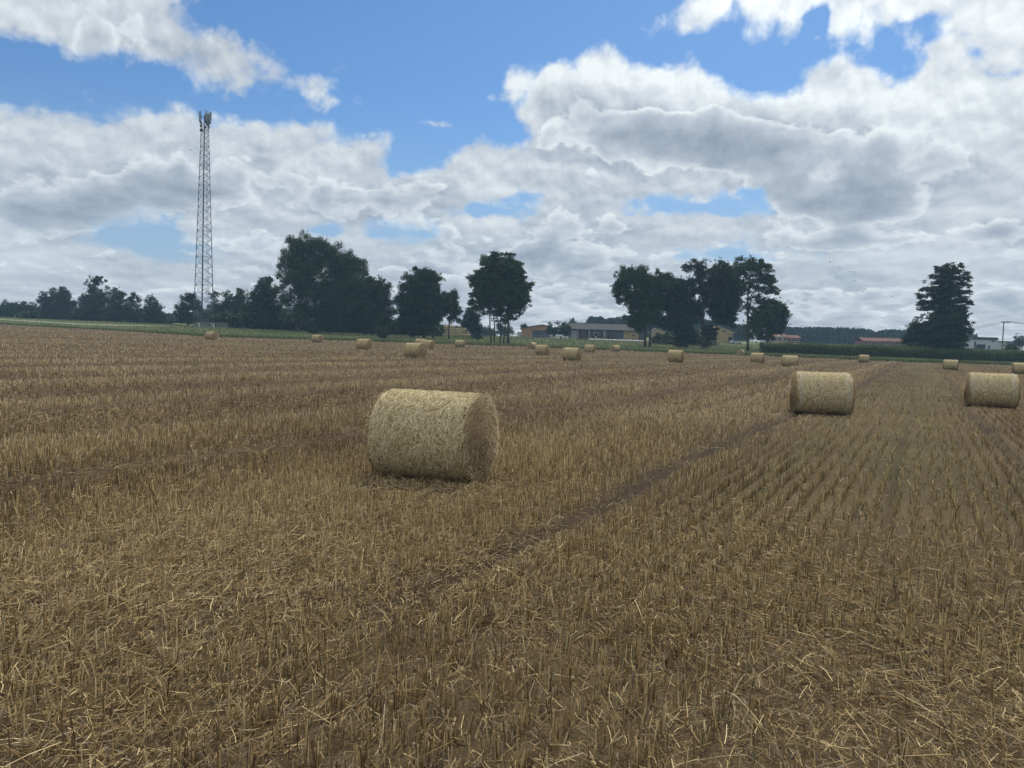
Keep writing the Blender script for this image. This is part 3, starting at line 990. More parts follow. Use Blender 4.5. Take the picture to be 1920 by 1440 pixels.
# u of the middle, v of the foot, share of the end face seen (+ right end, - left end), label, kind of mesh
BALES = [
    (812, 900, .44, 'large round straw bale lying closest in the stubble, its spiral end turned right', 0),
    (1538, 771, -.20, 'round straw bale left of the drill rows with brown left end showing, second nearest', 1),
    (1857, 759, -.16, 'round straw bale right of the drill rows, nearly broadside, near the right picture edge', 1),
    (397, 636.5, .74, 'small far straw bale in front of the lattice tower', 2),
    (595, 641.5, .60, 'small far straw bale on the field edge before the tall dense tree', 2),
    (683, 654.0, .55, 'straw bale standing alone below the round dark trees, right of the tall tree', 3),
    (778.5, 670.5, .62, 'biggest of the three overlapping straw bales, front one with wide end face', 3),
    (802, 654.8, .50, 'straw bale half hidden behind the right end of the front overlapping bale', 2),
    (789, 649.5, .40, 'rearmost of the three overlapping straw bales, only its top showing', 2),
    (862.5, 649.7, .30, 'tiny straw bale below the stacked bale pyramids', 3),
    (1017, 664.2, .50, 'straw bale in front of the shed, overlapping a bale with its end towards us', 2),
    (997, 653.5, -.85, 'straw bale showing mostly its round brown end, half behind another, before the shed', 3),
    (1072, 675.0, .42, 'straw bale in front of the long grey barn, larger than the ones beside it', 3),
    (1106, 660.2, .32, 'small straw bale at the field edge below the barn opening', 2),
    (1153, 658.6, -.72, 'small straw bale with its brown end turned left, before the yellow barn wall', 3),
    (1267, 678.2, .30, 'straw bale in front of the dense trees left of the yellow house', 2),
    (1389, 665.5, -.97, 'round end of a straw bale half sunk in grass under the sparse tall tree', 3),
    (1420, 678.8, .22, 'straw bale right of the sunken one, with a thin strip of right end', 2),
    (1481, 685.3, .04, 'broadside straw bale just left of the start of the drill rows', 3),
    (1619.5, 678.3, -.10, 'smallest broadside straw bale, on the field edge before the maize', 2),
    (1782, 692.0, .02, 'broadside straw bale at the far end of the drill rows below the layered tree', 3),
    (1913, 699.8, -.12, 'straw bale cut by the right picture edge, far behind the near broadside bale', 2),
]


def build_bales():
    kinds = [bale_meshes(True, 3, None), bale_meshes(True, 8, (-.60, .52)), bale_meshes(False, 13, None), bale_meshes(False, 29, None)]
    for i, (u, v, e, label, k) in enumerate(BALES):
        near = k < 2
        c = hit(u, v, 0.10 if not near else 0.06)
        yaw_view = math.atan2(c[0], c[1])
        phi = math.asin(e)
        ang = -yaw_view - phi                                       # right end comes nearer for e > 0
        ax = np.array([math.cos(ang), math.sin(ang)])
        back = np.array([math.sin(yaw_view), math.cos(yaw_view)])
        off = BALE_R * 0.45 * abs(math.cos(phi)) + abs(e) * BALE_L * 0.5 * (1.0 if not near else 0.75)
        p = np.array([c[0], c[1]]) + back * off
        z = float(height(p[0], p[1], True)) - 0.01
        t = thing('straw_bale', label, 'straw bale', (p[0], p[1], z), ang, 'round straw bales on the stubble')
        t.scale = ((.97, .94, .94), (1.12, 1.02, 1.02), (1, 1, 1), (1.04, 1, .98))[k]
        roll, ends = kinds[k]
        link('straw_roll', roll, t)
        for me in ends: link('end_face', me, t)


build_bales()


# ------------------------------------------------------------------ trees
def leaf_cloud(centres, radii, per, size, tints, flat=1.0, up=0.0):
    """Clumps of small leaf faces: every clump a fuzzy ball of separate quads."""
    n = len(centres)
    idx = np.repeat(np.arange(n), per)
    m = len(idx)
    dv = RNG.normal(0, 1, (m, 3)); dv /= np.linalg.norm(dv, axis=1, keepdims=True)
    dv *= (RNG.random(m) ** 0.45)[:, None]
    dv[:, 2] = dv[:, 2] * flat + up * np.abs(dv[:, 2])
    P = centres[idx] + dv * radii[idx][:, None]
    a = RNG.normal(0, 1, (m, 3)); a /= np.linalg.norm(a, axis=1, keepdims=True)
    b = np.cross(a, RNG.normal(0, 1, (m, 3))); b /= np.linalg.norm(b, axis=1, keepdims=True)
    if up:
        a = a * (1 - up) + np.array([[0, 0, 1.0]]) * up
    s = (size * RNG.uniform(.6, 1.35, m))[:, None]
    V = np.stack([P - a * s * .5, P + b * s * .3, P + a * s * .55, P - b * s * .3], 1).reshape(-1, 3)
    F = np.arange(m)[:, None] * 4 + np.array([[0, 1, 2, 3]])
    T = np.repeat(tints[idx] * RNG.uniform(.55, 1.55, (m, 1)), 4, 0)
    return V, F, T


GREENS = {'mid': ((.026, .046, .018), (.060, .088, .030)), 'dark': ((.021, .037, .017), (.048, .069, .027)),
          'light': ((.035, .050, .022), (.065, .080, .032)), 'olive': ((.028, .036, .020), (.052, .058, .028))}


def tree(name, label, depth, blobs, trunks, group='trees along the far side of the field', tone='mid', dens=1.0, clump=0.13, leaf=0.36,
         flat=0.8, up=0.0, cat='tree', trunk_r=0.28, layered=False, bare=0.0, hollow=0.45, fringe=1.0):
    """blobs: (u, v, ru, rv) of the crown's masses as the photograph shows them; trunks: (u foot, v of the fork)."""
    k = depth / FPX
    u0 = trunks[0][0]
    foot = stand(u0, depth)
    root = thing(name, label, cat, tuple(foot), 0, group)
    F0 = np.array(foot)
    cen, rads, tin = [], [], []
    a, b = GREENS[tone]
    blob_pts = []
    for bl in blobs:
        u, v, ru, rv = bl[:4]
        bd = bl[4] if len(bl) > 4 else 1.0
        R = np.array([ru * k * 1.12, min(ru, rv * 1.3) * k * 0.9, rv * k * 1.06])
        c = at(u, v, depth + RNG.uniform(-.35, .35) * ru * k)
        blob_pts.append((c, R))
        nclump = int(max(10, dens * bd * 3.6 * (ru * rv) ** .75))
        nsub = int(max(5, 4 + 0.5 * (ru * rv) ** .5))
        sd = RNG.normal(0, 1, (nsub, 3)); sd /= np.linalg.norm(sd, axis=1, keepdims=True)
        sc_ = sd * RNG.uniform(.5, 1.0 + .12 * fringe, (nsub, 1))
        sr = RNG.uniform(.18, .42, nsub)
        which = RNG.integers(0, nsub, nclump)
        dv = RNG.normal(0, 1, (nclump, 3)); dv /= np.linalg.norm(dv, axis=1, keepdims=True)
        loc = sc_[which] + dv * (sr[which] * RNG.random(nclump) ** .4)[:, None]
        core = RNG.random(nclump) < (0.42 if bd >= 1 else 0.22)
        loc = np.where(core[:, None], dv * (RNG.random(nclump) ** .45 * .78)[:, None], loc)
        twig = RNG.random(nclump) < (0 if layered else .05)
        loc = np.where(twig[:, None], dv * RNG.uniform(.85, 1.0 + .20 * fringe, nclump)[:, None], loc)
        pc = c + loc * R
        if layered:
            st_ = RNG.uniform(1.0, 1.5); ph_ = RNG.uniform(0, 1.5)
            pc[:, 2] = c[2] + ph_ + np.round((pc[:, 2] - c[2] - ph_) / st_) * st_ + RNG.normal(0, .30, nclump) - .10 * np.hypot(pc[:, 0] - c[0], pc[:, 1] - c[1])
        cen.append(pc)
        rads.append(np.where(twig, .45, RNG.uniform(.5, 1.25, nclump) * clump * (R[0] * R[2]) ** .5 + 0.28))
        f = RNG.random((nclump, 1))
        tin.append((np.array([a]) * (1 - f) + np.array([b]) * f) * RNG.uniform(.75, 1.25, (nclump, 1)))
    cen = np.concatenate(cen); rads = np.concatenate(rads); tin = np.concatenate(tin)
    ground = height(cen[:, 0], cen[:, 1]) + 0.3
    cen[:, 2] = np.maximum(cen[:, 2], ground)
    per = np.clip((rads / 0.42) ** 2 * 9, 8, 40).astype(int)
    V, F, T = leaf_cloud(cen, rads, per, leaf, tin, flat, up)
    V[:, 2] = np.maximum(V[:, 2], height(V[:, 0], V[:, 1]) + 0.02)
    link('crown', fast_mesh('crown', V - F0, F, M_LEAF, T), root)
    # trunks with limbs reaching into the crown's masses
    order = sorted(range(len(blob_pts)), key=lambda i: blob_pts[i][0][2])
    for ti, tk in enumerate(trunks):
        mb = MB()
        ft = stand(tk[0], depth + (0 if ti == 0 else RNG.uniform(-1.5, 1.5))) - F0
        mine = [blob_pts[i] for i in order if len(trunks) == 1 or i % len(trunks) == ti] or [blob_pts[order[-1]]]
        top = np.array(mine[-1][0]) - F0
        tr = (tk[2] if len(tk) > 2 else trunk_r)
        fork = at(tk[0] + (tk[3] if len(tk) > 3 else 0), tk[1], depth) - F0
        fork[1] = ft[1]
        pts = [ft - np.array([0, 0, .3]), ft + (fork - ft) * .12, ft + (fork - ft) * .55 + RNG.normal(0, .12, 3), fork, (fork + top) / 2 + RNG.normal(0, .25, 3), top]
        mb.tube(pts, [tr * 1.5, tr * 1.1, tr * .9, tr * .78, tr * .42, tr * .1], 8)
        for c, R in mine[:-1] + mine[-1:]:
            c = np.array(c) - F0
            for q in range(2):
                f = RNG.uniform(.35, .95)
                st = ft + (fork - ft) * f if c[2] < fork[2] + 2 else fork + (top - fork) * RNG.uniform(0, .6)
                en = c + RNG.normal(0, .35, 3) * R
                md = (st + en) / 2 + np.array([0, 0, -.06 * np.linalg.norm(en - st)]) + RNG.normal(0, .15, 3)
                mb.tube([st, md, en], [tr * .38, tr * .26, tr * .06], 5)
        mb.build('trunk', M_BARK, root, True)
    return root


FW = 'woodland trees along the left skyline'
# left-hand wood
tree('tree', 'low bushy tree at the far left end of the skyline wood', 300, [(20, 582, 34, 14), (52, 583, 22, 15), (-20, 584, 26, 14)], [(20, 590)], FW, 'dark')
tree('tree', 'small round tree left of the peaked tree in the left wood', 285, [(88, 572, 17, 18), (100, 560, 16, 16), (80, 588, 20, 12)], [(92, 590)], FW, 'dark')
tree('tree', 'peaked dark tree second tallest in the left wood', 280, [(121, 556, 13, 18), (124, 575, 22, 20), (130, 590, 22, 14), (108, 585, 16, 16)], [(122, 590)], FW, 'dark')
tree('pine_tree', 'tall thin pine with a ball of foliage poking above the left wood', 278, [(180, 524, 14, 9, .8), (188, 530, 9, 8, .7), (166, 532, 7, 8, .6), (176, 542, 16, 7, .5)], [(178, 540, .25)], FW, 'dark', clump=.14)
tree('tree', 'broad dense tree under the thin pine in the left wood', 272, [(165, 566, 18, 22), (185, 562, 18, 20), (175, 588, 30, 18), (155, 588, 14, 15)], [(176, 590)], FW, 'dark')
tree('tree', 'rounded lighter tree right of the thin pine in the left wood', 270, [(214, 552, 16, 17), (215, 575, 22, 20), (212, 592, 22, 14)], [(214, 592)], FW, 'mid')
tree('tree', 'greyish loose tree between the rounded tree and the wood end', 268, [(250, 564, 13, 13), (246, 582, 20, 17), (255, 594, 18, 12)], [(250, 592)], FW, 'olive', dens=.9)
tree('tree', 'last tree at the right end of the left wood, pointed top', 262, [(284, 563, 9, 11), (286, 582, 18, 18), (290, 596, 20, 10), (300, 590, 10, 10)], [(286, 596)], FW, 'dark')
# behind and right of the tower
TG = 'trees along the far side of the field'
tree('tree', 'open crowned tree just left of the lattice tower', 235, [(353, 560, 13, 12), (345, 580, 13, 14), (366, 572, 11, 14), (352, 596, 18, 10)], [(352, 590)], TG, 'dark', dens=.85, clump=.2)
tree('tree', 'thin see-through tree behind the right leg of the tower', 236, [(402, 553, 11, 8, .6), (398, 570, 10, 9, .5), (408, 580, 9, 8, .5), (400, 592, 16, 9)], [(401, 585, .2)], TG, 'dark', dens=.7, clump=.18)
tree('tree', 'bare looking wispy tree right of the tower, sky showing through', 240, [(424, 552, 11, 7, .35), (418, 570, 9, 9, .4), (430, 566, 8, 8, .3)], [(422, 575, .2)], TG, 'olive', dens=.5, clump=.16)
tree('tree', 'low rounded trees mass between the tower and the conical tree', 238, [(432, 575, 20, 24), (452, 568, 18, 22), (415, 590, 18, 14), (445, 594, 28, 16)], [(440, 596)], TG, 'dark')
tree('tree', 'dark conical tree left of the tallest tree, its foot narrow', 215, [(497, 532, 15, 14), (496, 552, 27, 20), (500, 576, 34, 18), (500, 598, 24, 16), (505, 612, 14, 8)], [(505, 600, .3)], TG, 'dark', dens=1.1)
tree('poplar_tree', 'tallest poplar with upright feathery twigs, top of the skyline', 205, [(562, 462, 24, 20), (548, 492, 24, 22), (585, 478, 26, 28), (565, 515, 34, 22), (552, 545, 26, 18, .7), (580, 545, 32, 26), (570, 580, 28, 20), (535, 560, 10, 26, .5), (600, 460, 16, 14)],
     [(557, 585, .42)], TG, 'mid', dens=1.25, clump=.12, up=.45, flat=1.2)
tree('poplar_tree', 'second poplar joined to the tallest one, its top sloping down right', 208, [(622, 485, 24, 24), (648, 494, 22, 22), (670, 500, 18, 18, .8), (636, 520, 36, 26), (625, 555, 34, 30), (615, 590, 34, 24), (680, 512, 9, 14, .6)],
     [(612, 590, .38)], TG, 'mid', dens=1.2, clump=.12, up=.4, flat=1.2)
tree('tree', 'round dense tree right of the poplars, crown down to the grass', 200, [(688, 540, 30, 24), (705, 560, 28, 26), (672, 570, 32, 32), (695, 592, 38, 26), (718, 580, 16, 24), (670, 608, 24, 14)], [(685, 605, .35)], TG, 'dark', dens=1.15)
tree('tree', 'broad pyramid shaped tree left of the stacked bales', 195, [(795, 520, 22, 18), (788, 542, 32, 24), (808, 548, 26, 28), (775, 572, 32, 26), (812, 580, 32, 28), (786, 605, 36, 20), (770, 600, 24, 22)], [(795, 612, .35), (812, 612, .25)], TG, 'dark', dens=1.2)
tree('tree', 'slim lighter tree leaning on the right side of the pyramid shaped tree', 197, [(850, 556, 11, 14), (852, 580, 14, 16), (847, 596, 12, 9, .8), (838, 565, 10, 20)], [(842, 612, .2)], TG, 'mid', dens=.95)
tree('tree', 'small dark round tree between the stacked bales and the clump of alders', 215, [(886, 588, 17, 15), (884, 604, 20, 14), (890, 616, 18, 10), (905, 578, 6, 6)], [(886, 612, .22)], TG, 'dark')
tree('alder_tree', 'many stemmed alder with four slim bare trunks in the gap', 185, [(918, 494, 22, 16), (905, 518, 26, 18), (925, 530, 30, 26), (908, 548, 28, 16), (898, 568, 16, 12, .8), (930, 560, 26, 18), (920, 582, 20, 10, .6), (935, 598, 20, 8, .4)],
     [(921, 585, .16, -3), (927, 585, .15, -2), (938, 580, .16, 3), (944, 575, .15, 8)], TG, 'mid', dens=1.05, layered=True, flat=.55)
tree('alder_tree', 'alder with one thick trunk on the right of the slim trunked one', 183, [(942, 490, 22, 16), (958, 502, 22, 18), (965, 525, 26, 22), (972, 548, 22, 20), (955, 552, 28, 26), (968, 575, 18, 14, .8), (960, 590, 14, 9, .6), (982, 562, 11, 18, .7)],
     [(953, 592, .30)], TG, 'mid', dens=1.1, layered=True, flat=.6)
tree('tree', 'tree with an open left side standing before the grey barn roof', 190, [(1190, 518, 30, 20), (1172, 540, 22, 24, .8), (1215, 535, 28, 26), (1188, 562, 22, 24, .85), (1215, 570, 26, 26), (1205, 598, 28, 18), (1165, 545, 14, 18, .6), (1232, 518, 12, 12, .5)],
     [(1209, 605, .3), (1218, 610, .26)], TG, 'mid', dens=.95, clump=.14)
tree('tree', 'dense dark tree between the open sided one and the sparse one', 192, [(1256, 534, 20, 18), (1275, 545, 24, 24), (1252, 565, 24, 26), (1280, 580, 26, 26), (1265, 605, 30, 20), (1285, 622, 18, 26), (1284, 640, 12, 10)], [(1287, 620, .45)], TG, 'dark', dens=1.15)
tree('tree', 'sparse feathery topped tree over the left part of the yellow house', 194, [(1305, 502, 22, 13, .7), (1322, 512, 22, 18, .8), (1335, 530, 20, 20, .8), (1310, 545, 22, 24, .7), (1328, 562, 16, 20, .7), (1300, 580, 20, 20), (1330, 622, 16, 14)],
     [(1319, 560, .42)], TG, 'olive', dens=.9, clump=.13)
tree('tree', 'heavy drooping dark tree right above the yellow house', 196, [(1356, 506, 20, 18), (1368, 528, 24, 22), (1352, 552, 26, 26), (1370, 565, 20, 22), (1350, 582, 26, 22), (1358, 598, 22, 14)], [(1325, 585, .3, 14)], TG, 'dark', dens=1.15)
tree('tree', 'tall airy tree with visible trunk and branches right of the yellow house', 188, [(1404, 497, 26, 15, .75), (1428, 510, 22, 16, .8), (1442, 534, 20, 14, .8), (1412, 528, 22, 14, .6), (1392, 510, 16, 14, .7), (1425, 555, 18, 15, .6), (1400, 550, 12, 12, .4), (1455, 545, 8, 8, .8), (1416, 582, 18, 14, .5), (1395, 578, 10, 12, .4), (1436, 574, 16, 14, .7), (1410, 612, 14, 14, .5)],
     [(1402, 560, .27)], TG, 'mid', dens=.9, clump=.13)
tree('tree', 'lower bushy tree right of the airy one, reaching down to the maize', 200, [(1455, 576, 22, 17), (1470, 592, 16, 16), (1440, 592, 24, 22), (1450, 612, 26, 16), (1415, 612, 20, 14), (1425, 628, 22, 12)], [(1440, 620, .25)], TG, 'mid', dens=.8)
tree('layered_tree', 'lone tall tree on the right with tiers of drooping branches', 178, [(1782, 508, 20, 13, .9), (1768, 520, 22, 14, .9), (1795, 524, 20, 16, .9), (1758, 545, 30, 16), (1790, 552, 26, 18, .8), (1756, 572, 32, 16), (1790, 582, 24, 18), (1770, 605, 42, 18), (1772, 628, 44, 18), (1768, 648, 44, 16), (1802, 605, 14, 16), (1800, 630, 12, 12)],
     [(1770, 600, .45)], TG, 'dark', dens=1.15, layered=True, flat=.4, clump=.12, fringe=1.3)
tree('tree', 'low rounded dark tree at the left foot of the layered tree', 186, [(1725, 622, 22, 16), (1708, 638, 20, 12), (1735, 642, 24, 14)], [(1725, 645, .2)], TG, 'dark')
for i, (u, v, ru, rv, dp, lab) in enumerate([
        (1035, 619, 12, 10, 262, 'bush in front of the dark shed door'), (1055, 616, 13, 12, 262, 'taller bush at the left end of the grey barn'),
        (983, 612, 8, 6, 300, 'small tree top behind the left roof corner of the shed'), (903, 620, 14, 9, 330, 'far bush seen left of the alder stems'),
        (943, 618, 16, 12, 330, 'far bush seen between the alder stems'), (1073, 602, 5, 5, 310, 'tree top peeping over the left end of the barn roof'),
        (1328, 634, 8, 11, 225, 'dark bush covering the left wall of the yellow house'), (1390, 622, 11, 12, 320, 'conical shrub right of the yellow house'),
        (1912, 640, 12, 10, 300, 'bush at the right picture edge beyond the white building'), (1895, 652, 12, 8, 215, 'dark shrub before the white building'),
        (320, 597, 20, 7, 380, 'far hedge in the gap left of the tower'), (585, 618, 9, 6, 190, 'low bush in the grass below the tall poplar'),
        (712, 624, 14, 7, 178, 'low bush in the grass right of the round dense tree'), (893, 629, 8, 5, 200, 'low shrub under the small dark round tree')]):
    tree('bush', lab, dp, [(u, v, ru, rv), (u + ru * .3, v + rv * .4, ru, rv * .8)], [(u, v + rv * .6, .08)], 'bushes', 'dark', cat='bush', leaf=.38)


# ------------------------------------------------------------------ far woods and maize (uncounted masses)
def far_wood(name, prof, depth, spread, n, conifer, tone):
    us = np.array([p[0] for p in prof], float); vt = np.array([p[1] for p in prof], float)
    cen, rads, tin = [], [], []
    a, b = GREENS[tone]
    for i in range(n):
        u = RNG.uniform(us[0], us[-1]); dp = depth + RNG.uniform(0, spread)
        g = stand(u, dp)
        top = at(u, np.interp(u, us, vt) + RNG.uniform(-.5, 4.0), dp)[2]
        h = max(top - g[2], 2.0)
        if conifer:
            for f in np.linspace(.02, 1, 9):
                cen.append(g + np.array([0, 0, h * f])); rads.append(.45 + 1.9 * (1 - f))
        else:
            for _ in range(9):
                f = RNG.uniform(.0, .9)
                cen.append(g + np.array([RNG.normal(0, 1.3), RNG.normal(0, 1.3), h * f])); rads.append(RNG.uniform(1.0, 2.0))
        m = len(cen) - len(tin)
        tin += [np.array(a) + (np.array(b) - np.array(a)) * RNG.random()] * m
    V, F, T = leaf_cloud(np.array(cen), np.array(rads), np.full(len(cen), 18), 1.1, np.array(tin), .9)
    V[:, 2] = np.maximum(V[:, 2], height(V[:, 0], V[:, 1]))
    tag(link(name, fast_mesh(name, V, F, M_LEAF, T)), kind='stuff')


far_wood('distant_forest', [(1440, 614), (1500, 615), (1560, 615), (1600, 616), (1625, 617), (1642, 624), (1660, 618), (1700, 620), (1740, 620), (1830, 628)], 430, 40, 620, True, 'dark')
far_wood('distant_forest', [(1098, 603), (1105, 595), (1125, 594), (1130, 598), (1160, 596), (1180, 593), (1240, 592), (1300, 598), (1400, 612)], 420, 40, 480, True, 'dark')
far_wood('distant_wood', [(-120, 572), (0, 572), (60, 578), (130, 580), (320, 590), (345, 588), (420, 570), (460, 566), (520, 575), (700, 585), (760, 600), (850, 612), (920, 617)], 330, 40, 800, False, 'dark')


far_wood('undergrowth', [(50, 592), (120, 584), (200, 585), (300, 592), (312, 600)], 278, 16, 260, False, 'dark')
far_wood('undergrowth', [(405, 592), (450, 586), (520, 592), (560, 598), (640, 594), (735, 604), (770, 606), (812, 612)], 216, 12, 420, False, 'dark')
far_wood('undergrowth', [(1240, 636), (1290, 632), (1320, 638)], 215, 8, 60, False, 'dark')


def build_maize():
    VV, QQ, TT3, TT, off = [], [], [], [], 0
    n = 9000
    u = RNG.uniform(1425, 2080, n)
    k = RNG.random(n) ** 1.5
    pts = np.array([stand(a, 172 + 4 * math.sin(a * .01) + b * 16) for a, b in zip(u, k)])
    hgt = RNG.normal(2.15, .2, n) + 0.9 * (fbm(pts[:, 0] * .22, pts[:, 1] * .22, 131) - .5) + 0.5 * (fbm(pts[:, 0] * .06, pts[:, 1] * .06, 132) - .5)
    base = np.repeat(pts, 9, 0)
    j = np.tile(np.arange(9), n)
    hh = np.repeat(hgt, 9)
    base[:, 2] += np.where(j == 0, 0, hh * (.05 + .095 * j))
    h = np.where(j == 0, hh, RNG.uniform(.35, .75, len(j)))
    wd = np.where(j == 0, .05, RNG.uniform(.09, .15, len(j)))
    ln = np.where(j == 0, .03, RNG.uniform(.5, 1.4, len(j)))
    c = mixcol(len(j), (.046, .076, .030), (.115, .140, .058), .25) * np.repeat(0.65 + 0.9 * fbm(pts[:, 0] * .12, pts[:, 1] * .12, 141), 9)[:, None]
    V, Q, T3, T = blades(base, h, wd, ln, c)
    tag(link('maize_crop', fast_mesh('maize_crop', V, [Q, T3], M_GRASS, T)), kind='stuff')


build_maize()


# ------------------------------------------------------------------ lattice tower
def build_tower():
    D = 210.0
    k = D / FPX
    pl = at(365.5, 613, D); pr = at(403.5, 614, D)
    base_c = stand(384.3, D)
    z0 = base_c[2]
    top_z = at(384.5, 214, D)[2] - z0
    lat_z = at(384.5, 232, D)[2] - z0
    half_b, half_t = 19.0 * k, 6.6 * k
    root = thing('lattice_tower', 'tall grey three-legged lattice mast with phone antennas rising over the left trees', 'mast', tuple(base_c))
    def leg_at(i, z):
        f = min(z / lat_z, 1.0)
        h = half_b * (1 - f) + half_t * f
        dx = -0.80 * h if i == 2 else (-h if i == 0 else h)
        dy = (1.15 * h if i == 2 else -.35 * h)
        return Vector((dx, dy, z))
    for i in range(3):
        mb = MB().tube([leg_at(i, z) for z in np.linspace(-.2, lat_z, 12)], [.115 - .04 * q / 11 for q in range(12)], 8)
        for z in np.arange(4.5, lat_z, 6.0):
            mb.tube([leg_at(i, z - .06), leg_at(i, z + .06)], .19, 8)
        mb.box(*[c for q in ((leg_at(i, 0).x - .45, leg_at(i, 0).x + .45), (leg_at(i, 0).y - .45, leg_at(i, 0).y + .45)) for c in q], -.3, .25)
        mb.build('leg', M_STEEL, root, False)
    lev = [0.3]
    while lev[-1] < lat_z - 1.0:
        f = lev[-1] / lat_z
        lev.append(lev[-1] + 2.95 * (1 - f) + 1.35 * f)
    lev[-1] = lat_z
    for side in ((0, 1), (1, 2), (2, 0)):
        mb = MB()
        for a, b in zip(lev[:-1], lev[1:]):
            r = .05 if a < lat_z * .5 else .042
            mb.tube([leg_at(side[0], a), leg_at(side[1], b)], r, 4, False)
            mb.tube([leg_at(side[1], a), leg_at(side[0], b)], r, 4, False)
        for z in lev[1::3]: mb.tube([leg_at(side[0], z), leg_at(side[1], z)], .04, 4, False)
        mb.build('bracing', M_STEEL, root)
    # cable tray near the rear leg and ladder inside
    mb = MB()
    for z0_, z1_ in ((.5, lat_z),):
        a, b = leg_at(2, z0_), leg_at(2, z1_)
        for dx in (.12, .22, .32):
            mb.tube([a + Vector((dx, -.35, 0)), b + Vector((dx * .8, -.25, 0))], .055, 5, False)
    mb.build('feeder_cables', M_DARKSTEEL, root)
    mb = MB()
    la, lb = Vector((.75, .1, .3)), Vector((.35, .05, lat_z))
    for dx in (-.2, .2): mb.tube([la + Vector((dx, 0, 0)), lb + Vector((dx, 0, 0))], .03, 4, False)
    for f in np.linspace(0, 1, 150): mb.tube([la.lerp(lb, f) + Vector((-.2, 0, 0)), la.lerp(lb, f) + Vector((.2, 0, 0))], .014, 4, False)
    mb.build('ladder', M_STEEL, root)
    # head: ring platform, mounting poles, panels, radio units, dish
    mb = MB()
    for z in (lat_z + .15, lat_z + 1.5):
        ring = [Vector((math.cos(a) * 1.05, math.sin(a) * 1.05, z)) for a in np.linspace(0, 2 * math.pi, 13)]
        mb.tube(ring, .05, 5, False)
    for i in range(3):
        p = leg_at(i, lat_z); mb.tube([p, p + Vector((0, 0, 2.4))], .06, 6)
    mb.build('head_frame', M_DARKSTEEL, root)
    MB().tube([(0, 0, lat_z), (-.1, 0, top_z + 1.3)], [.06, .03], 6).build('top_pole', M_DARKSTEEL, root)
    mb = MB().tube([(.2, 0, top_z - .2), (1.2, -.1, top_z - .3)], .04, 5).tube([(1.15, -.1, top_z - .8), (1.15, -.1, top_z + .2)], .05, 5)
    mb.build('lamp_bracket', M_DARKSTEEL, root)
    k_ = 0
    for a0 in (205, 325, 85):
        for da in (-24, 4, 28):
            a = rad(a0 + da); R = 1.42
            c = Vector((math.cos(a) * R, math.sin(a) * R * .9, 0))
            b = MB()
            b.tube([c + Vector((0, 0, lat_z)), c + Vector((0, 0, lat_z + 3.0))], .045, 6)
            b.tube([Vector((math.cos(a) * 1.0, math.sin(a) * 1.0, lat_z + .4)), c + Vector((0, 0, lat_z + .4))], .035, 5)
            b.tube([Vector((math.cos(a) * 1.0, math.sin(a) * 1.0, lat_z + 1.6)), c + Vector((0, 0, lat_z + 1.6))], .035, 5)
            b.build('antenna_arm', M_DARKSTEEL, root)
            o = Vector((math.cos(a), math.sin(a), 0)); s = Vector((-math.sin(a), math.cos(a), 0))
            h0, h1 = lat_z + .5 + (k_ % 3) * .12, lat_z + 2.85 + (k_ % 2) * .2
            q = c + o * .14
            prof = [(-.19, 0), (-.16, .12), (.16, .12), (.19, 0)]
            vs = [q + s * x + o * y + Vector((0, 0, z)) for z in (h0, h1) for x, y in prof]
            b = MB(); b.add(vs, [(0, 1, 2, 3), (7, 6, 5, 4)] + [((i + 1) % 4, i, i + 4, (i + 1) % 4 + 4) for i in range(4)])
            b.build('antenna_panel', M_ANT, root)
            r = MB(); qq = c - o * .2
            r.box(qq.x - .17, qq.x + .17, qq.y - .15, qq.y + .15, lat_z - 1.0 + (k_ % 2) * .9, lat_z - .35 + (k_ % 2) * .9)
            r.build('radio_unit', M_DARKSTEEL, root)
            k_ += 1
    zd = at(380.5, 246.5, D)[2] - z0
    b = MB().tube([(-.55, -1.1, zd), (-.55, -1.4, zd), (-.55, -1.42, zd)], [.42, .44, .3], 18)
    b.build('dish_antenna', M_DARKSTEEL, root)
    # cabinets and fence at the foot
    for u0, u1, lab in ((368.2, 373.6, 'light grey equipment cabinet by the left leg of the mast'), (395.8, 401.0, 'light grey equipment cabinet by the right leg of the mast')):
        a, b_ = stand(u0, D - 4.5), stand(u1, D - 4.5)
        t = thing('equipment_cabinet', lab, 'cabinet', tuple((a + b_) / 2), 0, 'cabinets at the mast foot')
        w = (b_[0] - a[0]) / 2
        MB().box(-w, w, -.35, .35, 0, 1.35).build('body', M_WHITE, t)
        MB().box(-w - .06, w + .06, -.42, .42, 1.353, 1.44).build('roof', M_STEEL, t)
        MB().box(-w * .8, w * .8, -.375, -.353, .12, 1.25).build('door', M_ANT, t)
    a, b_ = stand(366.5, D - 6), stand(404.5, D - 6)
    t = thing('mesh_fence', 'grey wire mesh fence round the foot of the mast', 'fence', tuple(a))
    W = b_[0] - a[0]; Dp = 9.0
    fm = mat_simple('fence wire', (.16, .18, .18), .6, .3)
    corners = [(0, 0), (W, 0), (W, Dp), (0, Dp)]
